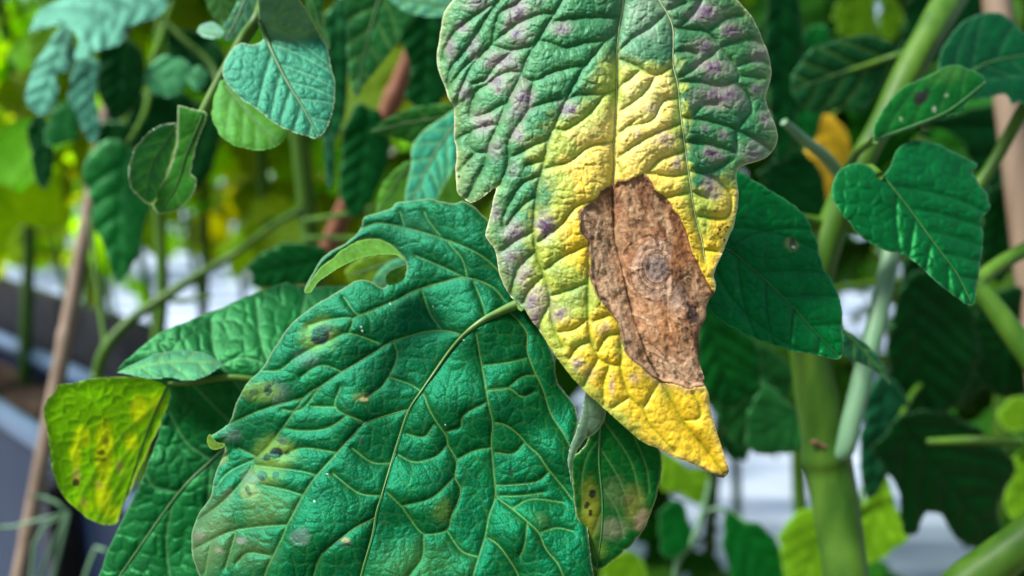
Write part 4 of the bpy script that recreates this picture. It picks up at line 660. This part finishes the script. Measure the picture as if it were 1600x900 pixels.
def bg_plant(x, y, h, n, seed, label, zlo=.25, ymin=.56, kit=None):
    rs = random.Random(seed); e = empty('tomato_plant', (x, y, 0.02)); tag(e, label, 'plant', 'tomato plants')
    lean = (rs.uniform(-.06, .06), rs.uniform(-.05, .05)); pts = []
    for k in range(9):
        t = k / 8; pts.append((x + lean[0] * t + .015 * math.sin(k * 1.7 + seed), y + lean[1] * t + .015 * math.cos(k * 1.3 + seed), h * t, .011 - .007 * t))
    wstem('stem', e, pts, M['stem'], 10, .04, seed, .05); az = rs.random() * 6.28; made = 0
    for k in range(n * 7):
        if made >= n: break
        z = zlo + (h - zlo) * ((made + rs.random()) / n); az += 2.4 + rs.uniform(-.5, .5); t = z / h
        b = np.array((x + lean[0] * t, y + lean[1] * t, z)); dirv = np.array((math.cos(az), math.sin(az), 0)); sc = rs.uniform(.8, 1.25)
        bad = False
        for f in (.05, .12, .19, .27):
            for zz in (0, -.09):
                q = b + dirv * f * sc + dz * zz
                if q[1] < ymin: bad = True; break
                px_, py_, d_ = pix(q); r_ = .05 / d_ / KPX
                for (kx, ky, kr, kf) in KEEP:
                    if math.hypot(px_ - kx, py_ - ky) < kr + kf * r_: bad = True; break
                if bad: break
            if bad: break
        if bad: continue
        o = bpy.data.objects.new('leaf', rs.choice(kit or CL)); COL.objects.link(o); o.parent = e; o.location = Vector(b) - e.location
        o.rotation_euler = (rs.uniform(-.3, .3), rs.uniform(-.25, .3), az); o.scale = (sc, sc, sc); made += 1
    return e

# near blurred leaves that hang on neighbouring plants (each with its own outline)
drp = empty('tomato_plant', (float(P(215, 900, .80)[0]), float(P(215, 900, .80)[1]), 0.02)); tag(drp, 'tomato plant with large drooping bluish leaves above the planter', 'plant', 'tomato plants')
BLU = (0.026, 0.105, 0.075); DK = (0.001, 0.026, 0.003); LIT = (0.11, 0.25, 0.006); MD = (0.003, 0.080, 0.010)  # DK and LIT put shade and backlight into the leaf colour
for k, (o_, d_, md_, c_, gy) in enumerate([
 ([(48,50),(60,20),(110,-10),(180,-25),(270,-20),(262,8),(240,30),(205,45),(190,70),(160,80),(130,92),(115,92),(122,60),(100,40)], .50, [(270,0),(180,20),(120,90)], BLU, -.03),
 ([(42,130),(60,90),(95,45),(113,52),(117,80),(108,110),(90,118),(92,150),(75,180),(55,178),(40,160)], .50, [(105,50),(80,120),(58,178)], BLU, -.012),
 ([(118,95),(150,92),(156,105),(150,150),(158,200),(150,225),(135,215),(120,180),(108,150)], .53, [(140,95),(145,220)], BLU, -.006),
 ([(80,170),(120,150),(125,210),(110,225),(70,225)], .54, [(110,150),(90,225)], MD, 0),
 ([(40,200),(60,180),(80,210),(82,262),(70,292),(55,270)], .55, [(60,185),(70,290)], DK, 0),
 ([(128,270),(135,245),(165,222),(205,225),(235,250),(242,300),(228,345),(220,390),(205,420),(185,447),(172,420),(160,380),(148,350),(140,310)], .52, [(200,225),(185,330),(186,445)], MD, -.006),
 ([(225,120),(235,98),(262,85),(290,95),(300,115),(290,140),(265,152),(240,145)], .50, [(230,115),(298,125)], (0.02, .13, .05), -.01),
 ([(290,120),(305,102),(325,110),(322,130),(305,140)], .50, [(292,125),(324,118)], (0.02, .13, .05), -.01),
 ([(150,60),(200,60),(230,100),(220,160),(180,190),(155,150)], .62, [(190,60),(180,188)], DK, .01),
 ([(210,150),(260,140),(330,170),(340,240),(300,300),(230,280),(200,220)], .70, [(330,180),(215,240)], DK, .01),
 ([(150,190),(200,190),(215,250),(190,300),(150,260)], .68, [(170,190),(185,298)], DK, .01),
 ([(258,40),(330,60),(350,110),(320,150),(270,110)], .66, [(330,60),(270,105)], DK, .01),
 ([(45,55),(80,40),(78,95),(52,112)], .58, [(75,45),(52,110)], LIT, 0)]):
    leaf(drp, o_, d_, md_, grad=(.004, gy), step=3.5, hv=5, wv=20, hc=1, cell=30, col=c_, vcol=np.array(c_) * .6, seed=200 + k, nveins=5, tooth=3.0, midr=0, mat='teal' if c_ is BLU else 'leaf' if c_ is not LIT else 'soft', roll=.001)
e_ = P(215, 900, .80)
wstem('stem', drp, [(*P(262, -120, .80), .004), (*P(250, 60, .80), .0045), (*P(246, 200, .80), .005), (*P(248, 330, .80), .0055), (*P(254, 450, .80), .006), (*P(244, 560, .80), .0065), (*P(228, 740, .80), .007), (*e_, .008), (float(e_[0]), float(e_[1]), .3, .009), (float(e_[0]), float(e_[1]), 0, .010)], M['stem'], 12)
for pl in ([(262,0,.50,.0016),(300,-50,.56,.002),(330,-60,.70,.003),(295,-70,.80,.003)], [(200,225,.52,.0016),(225,180,.60,.002),(235,140,.72,.0026),(250,130,.80,.003)], [(230,115,.50,.001),(250,60,.60,.002),(262,20,.72,.002),(270,0,.80,.003)], [(250,25,.62,.0022),(285,60,.62,.0022),(335,110,.62,.0022),(345,190,.60,.002)]):
    stem('petiole', drp, pl, M['stem'], 10)
stem('branch', drp, [(150,590,.62,.0042),(165,545,.62,.0042),(205,500,.63,.0042),(260,462,.64,.0040),(310,430,.65,.0038),(370,395,.66,.0030),(430,350,.64,.0026),(474,325,.606,.0026)], M['stem'], 12)
stem('branch', drp, [(258,465,.64,.0026),(285,470,.64,.0022),(330,462,.64,.0014)], M['stem'], 10)
stem('branch', drp, [(166,545,.62,.0022),(158,490,.63,.002),(150,430,.64,.0018),(140,330,.66,.0016)], M['stem'], 10)
stem('branch', drp, [(150,590,.62,.0042),(148,640,.64,.0045),(170,760,.72,.005),(212,880,.80,.006)], M['stem'], 10)

shd = empty('tomato_plant', (0.46, .72, 0.02)); tag(shd, 'shaded tomato plant with very dark drooping lobed leaves behind the thick stem', 'plant', 'tomato plants')
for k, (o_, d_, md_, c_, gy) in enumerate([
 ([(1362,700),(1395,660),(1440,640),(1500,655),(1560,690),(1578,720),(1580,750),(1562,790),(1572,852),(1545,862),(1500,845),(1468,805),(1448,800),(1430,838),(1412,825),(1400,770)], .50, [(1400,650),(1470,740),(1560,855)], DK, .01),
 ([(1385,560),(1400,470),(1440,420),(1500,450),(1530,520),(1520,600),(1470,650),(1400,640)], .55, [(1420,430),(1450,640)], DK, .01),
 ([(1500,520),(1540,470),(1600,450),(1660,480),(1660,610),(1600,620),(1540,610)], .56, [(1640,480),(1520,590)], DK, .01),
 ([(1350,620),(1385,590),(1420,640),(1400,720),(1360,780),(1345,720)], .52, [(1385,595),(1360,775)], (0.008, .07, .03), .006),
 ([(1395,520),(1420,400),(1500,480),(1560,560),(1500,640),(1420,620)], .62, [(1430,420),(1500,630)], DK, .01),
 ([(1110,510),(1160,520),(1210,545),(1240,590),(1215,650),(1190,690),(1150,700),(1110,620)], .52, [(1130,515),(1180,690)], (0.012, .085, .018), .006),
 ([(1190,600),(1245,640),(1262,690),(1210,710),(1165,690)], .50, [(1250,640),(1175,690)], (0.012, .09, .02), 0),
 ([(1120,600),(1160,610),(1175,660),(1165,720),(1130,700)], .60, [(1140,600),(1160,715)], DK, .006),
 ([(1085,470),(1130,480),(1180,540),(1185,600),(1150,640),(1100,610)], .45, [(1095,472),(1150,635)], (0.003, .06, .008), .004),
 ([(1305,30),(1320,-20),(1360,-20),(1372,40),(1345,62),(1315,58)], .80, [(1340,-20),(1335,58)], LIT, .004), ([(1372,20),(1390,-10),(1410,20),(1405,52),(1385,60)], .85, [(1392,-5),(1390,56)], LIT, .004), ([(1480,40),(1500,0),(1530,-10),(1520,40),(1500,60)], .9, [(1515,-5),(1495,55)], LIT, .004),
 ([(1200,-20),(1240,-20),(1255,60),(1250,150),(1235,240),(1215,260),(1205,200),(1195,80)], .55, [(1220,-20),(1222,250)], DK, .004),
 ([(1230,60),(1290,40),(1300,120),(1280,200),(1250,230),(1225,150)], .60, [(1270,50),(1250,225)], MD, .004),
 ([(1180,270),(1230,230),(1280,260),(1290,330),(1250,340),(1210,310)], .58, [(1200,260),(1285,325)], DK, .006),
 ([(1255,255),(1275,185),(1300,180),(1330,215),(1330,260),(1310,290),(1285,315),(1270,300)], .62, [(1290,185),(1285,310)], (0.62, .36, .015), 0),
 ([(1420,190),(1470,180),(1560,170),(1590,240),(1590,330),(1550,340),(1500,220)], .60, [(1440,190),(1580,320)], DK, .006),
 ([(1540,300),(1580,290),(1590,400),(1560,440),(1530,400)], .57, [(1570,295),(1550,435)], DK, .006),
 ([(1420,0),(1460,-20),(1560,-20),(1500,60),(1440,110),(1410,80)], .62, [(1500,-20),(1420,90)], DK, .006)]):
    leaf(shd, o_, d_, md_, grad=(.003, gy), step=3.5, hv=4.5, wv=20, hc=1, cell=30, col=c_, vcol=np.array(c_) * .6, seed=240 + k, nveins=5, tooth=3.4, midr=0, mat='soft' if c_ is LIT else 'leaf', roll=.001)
wstem('stem', shd, [(.46, .72, 0, .012), (.455, .72, .4, .011), (.45, .715, .8, .009), (.44, .72, 1.1, .008), (.45, .72, 1.5, .006), (.46, .72, 1.8, .003)], M['stem'], 12)
for pl in ([(1405,655,.50,.0016),(1440,600,.56,.002),(1520,560,.64,.0026),(1560,540,.70,.003)], [(1130,515,.52,.0016),(1180,480,.60,.002),(1400,440,.68,.003),(1560,460,.72,.004)], [(1220,-18,.55,.0016),(1300,-60,.60,.002),(1450,-40,.68,.003),(1570,60,.72,.004)], [(1600,690,.45,.003),(1520,688,.46,.0026),(1450,690,.48,.002)], [(1640,480,.56,.002),(1610,430,.62,.0026),(1570,400,.70,.003)], [(1290,185,.62,.0016),(1400,120,.66,.002),(1560,100,.72,.003)]):
    stem('petiole', shd, pl, M['stem'], 10)
low = empty('tomato_plant', (0.20, .80, 0.02)); tag(low, 'low sunlit tomato shoots with yellow-green leaves below the yellow leaf tip', 'plant', 'tomato plants')
for k, (o_, d_, md_, c_, gy) in enumerate([
 ([(1215,840),(1230,810),(1258,790),(1290,800),(1320,830),(1330,930),(1240,930)], .56, [(1300,800),(1250,920)], LIT, -.02),
 ([(1345,790),(1380,740),(1400,790),(1420,840),(1360,880),(1330,860)], .58, [(1390,745),(1350,870)], LIT, -.02),
 ([(1130,790),(1160,810),(1200,830),(1250,930),(1150,930)], .58, [(1140,795),(1220,925)], MD, -.01),
 ([(1025,800),(1060,780),(1085,840),(1060,870),(1030,860)], .60, [(1070,785),(1035,860)], MD, -.01),
 ([(1030,700),(1070,725),(1110,740),(1100,790),(1060,770),(1030,760)], .62, [(1035,705),(1100,785)], LIT, -.02),
 ([(1560,640),(1575,625),(1610,630),(1640,660),(1600,670),(1570,665)], .60, [(1630,650),(1562,645)], LIT, -.02),
 ([(1575,740),(1600,700),(1660,690),(1660,790),(1600,820),(1570,800)], .60, [(1650,700),(1575,800)], LIT, -.02),
 ([(940,880),(980,860),(1010,890),(1000,940),(940,940)], .62, [(1000,870),(950,930)], LIT, -.01)]):
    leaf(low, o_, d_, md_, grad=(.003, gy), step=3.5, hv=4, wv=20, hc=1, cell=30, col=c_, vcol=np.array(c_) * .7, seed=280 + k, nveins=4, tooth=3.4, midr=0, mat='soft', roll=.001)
stem('shoot', low, [(1110,745,.60,.0016),(1098,800,.60,.0018),(1080,850,.60,.002),(1055,900,.61,.0022),(1060,1100,.66,.003),(1120,1500,.78,.004)], M['stem_pale'], 10)
stem('shoot', low, [(1100,800,.60,.0012),(1130,795,.595,.0012),(1180,825,.585,.0012)], M['stem_pale'], 8)
stem('shoot', low, [(1300,800,.56,.001),(1330,870,.58,.0016),(1350,760,.58,.0016),(1385,742,.58,.001)], M['stem'], 8)
wstem('stem', low, [(*P(1120, 1480, .78), .0042), (.2, .8, .35, .006), (.2, .8, 0, .007)], M['stem'], 10)

# rows of plants behind
ROWS = []
rs = random.Random(5)
for x, y, h, n, zl, lb in [(.66,1.02,2.1,60,.35,'dense shaded tomato plant just behind the tan cane'),(.32,1.12,2.0,44,.45,'dense shaded tomato plant behind the thick main stem'),(1.02,1.25,2.1,56,.3,'dense shaded tomato plant past the tan cane'),(.36,.90,2.0,60,.55,'dense shaded tomato plant crowding behind the thick main stem'),(.62,.86,2.0,60,.5,'dense shaded tomato plant crowding behind the dark lobed leaves'),(.02,1.2,2.0,40,.9,'tomato plant right behind the yellow blighted leaf'),
  (-.30,1.05,2.1,44,1.0,'tomato plant behind the russet leaning cane'),(-.70,1.12,2.1,46,1.08,'tomato plant behind the drooping bluish leaves'),(-.45,1.75,2.0,56,.80,'sunlit tomato plant past the bright plastic'),
  (-.75,1.65,2.0,70,.62,'sunlit tomato plant beyond the leaning cane'),(-1.1,2.15,2.0,70,.5,'sunlit tomato plant in the far row beside the planter'),(-.95,1.75,1.9,60,.75,'shorter sunlit tomato plant beyond the planter'),(-.55,1.38,2.0,60,.95,'sunlit tomato plant right behind the curled leaf'),(.5,1.75,2.1,50,.75,'far tomato plant seen between the dark leaves'),(1.35,1.9,2.1,50,.25,'far tomato plant past the shaded row'),(-1.0,2.6,2.0,70,.6,'far tomato plant across the bright plastic'),(1.9,2.8,2.1,46,.3,'far tomato plant at the shaded end of the rows')]:
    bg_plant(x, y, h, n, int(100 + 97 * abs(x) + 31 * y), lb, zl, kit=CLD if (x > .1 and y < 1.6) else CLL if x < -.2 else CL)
ORD = ['first', 'second', 'third', 'fourth', 'fifth', 'sixth', 'seventh', 'eighth', 'ninth', 'tenth']
for r_, (y, xs) in enumerate(((2.35, [-1.35, -1.0, -.7, 1.5]), (3.4, [-2.0, -1.65, -1.3, -.8, -.3, .3, .8, 1.3, 1.8, 2.3]))):
    for k, x in enumerate(xs):
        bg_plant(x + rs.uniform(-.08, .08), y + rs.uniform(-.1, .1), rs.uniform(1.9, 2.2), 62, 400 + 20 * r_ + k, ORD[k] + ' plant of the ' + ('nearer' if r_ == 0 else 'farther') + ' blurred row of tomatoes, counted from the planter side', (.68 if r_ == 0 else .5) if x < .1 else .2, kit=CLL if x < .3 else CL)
# distant rows as one mass of leaves, plus an added unseen row blocking light
def leaflet_low(L, W):
    V = []; F = []
    for i in range(6):
        t = i / 5; w_ = W * math.sin(math.pi * t ** .72) ** .8 if 0 < t < 1 else 0
        for f in (-1, 0, 1): V.append((L * t, w_ * .5 * f, .1 * W * abs(f) - .3 * L * t * t))
    for i in range(5):
        for j in range(2): F.append((i * 3 + j, i * 3 + 3 + j, i * 3 + 4 + j, i * 3 + 1 + j))
    return np.array(V), np.array(F)
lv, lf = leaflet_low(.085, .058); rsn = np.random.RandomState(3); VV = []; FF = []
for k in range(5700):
    row = rsn.choice([6.2, 8.0, 10.0]) if k < 4200 else -1.1  # row behind the camera is unseen, added to dim the frontal sky light
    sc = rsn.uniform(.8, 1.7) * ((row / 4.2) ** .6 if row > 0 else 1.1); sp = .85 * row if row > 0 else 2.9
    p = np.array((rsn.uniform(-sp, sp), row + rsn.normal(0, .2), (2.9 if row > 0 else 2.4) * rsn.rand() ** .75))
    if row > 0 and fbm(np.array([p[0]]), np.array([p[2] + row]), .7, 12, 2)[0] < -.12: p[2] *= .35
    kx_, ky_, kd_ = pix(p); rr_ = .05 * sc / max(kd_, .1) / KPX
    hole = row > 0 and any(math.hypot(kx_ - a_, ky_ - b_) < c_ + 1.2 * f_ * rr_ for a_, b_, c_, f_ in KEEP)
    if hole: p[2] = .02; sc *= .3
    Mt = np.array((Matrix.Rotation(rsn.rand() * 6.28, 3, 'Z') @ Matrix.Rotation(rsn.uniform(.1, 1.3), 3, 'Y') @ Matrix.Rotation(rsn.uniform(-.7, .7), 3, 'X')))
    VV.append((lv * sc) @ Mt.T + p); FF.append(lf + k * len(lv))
dist = link('distant_and_blocker_foliage', mesh_np('distant_and_blocker_foliage', np.vstack(VV), np.vstack(FF), M['far'])); tag(dist, 'distant rows of leafy tomato plants as one green mass, plus an added unseen row behind the camera blocking light', 'foliage', kind='stuff')
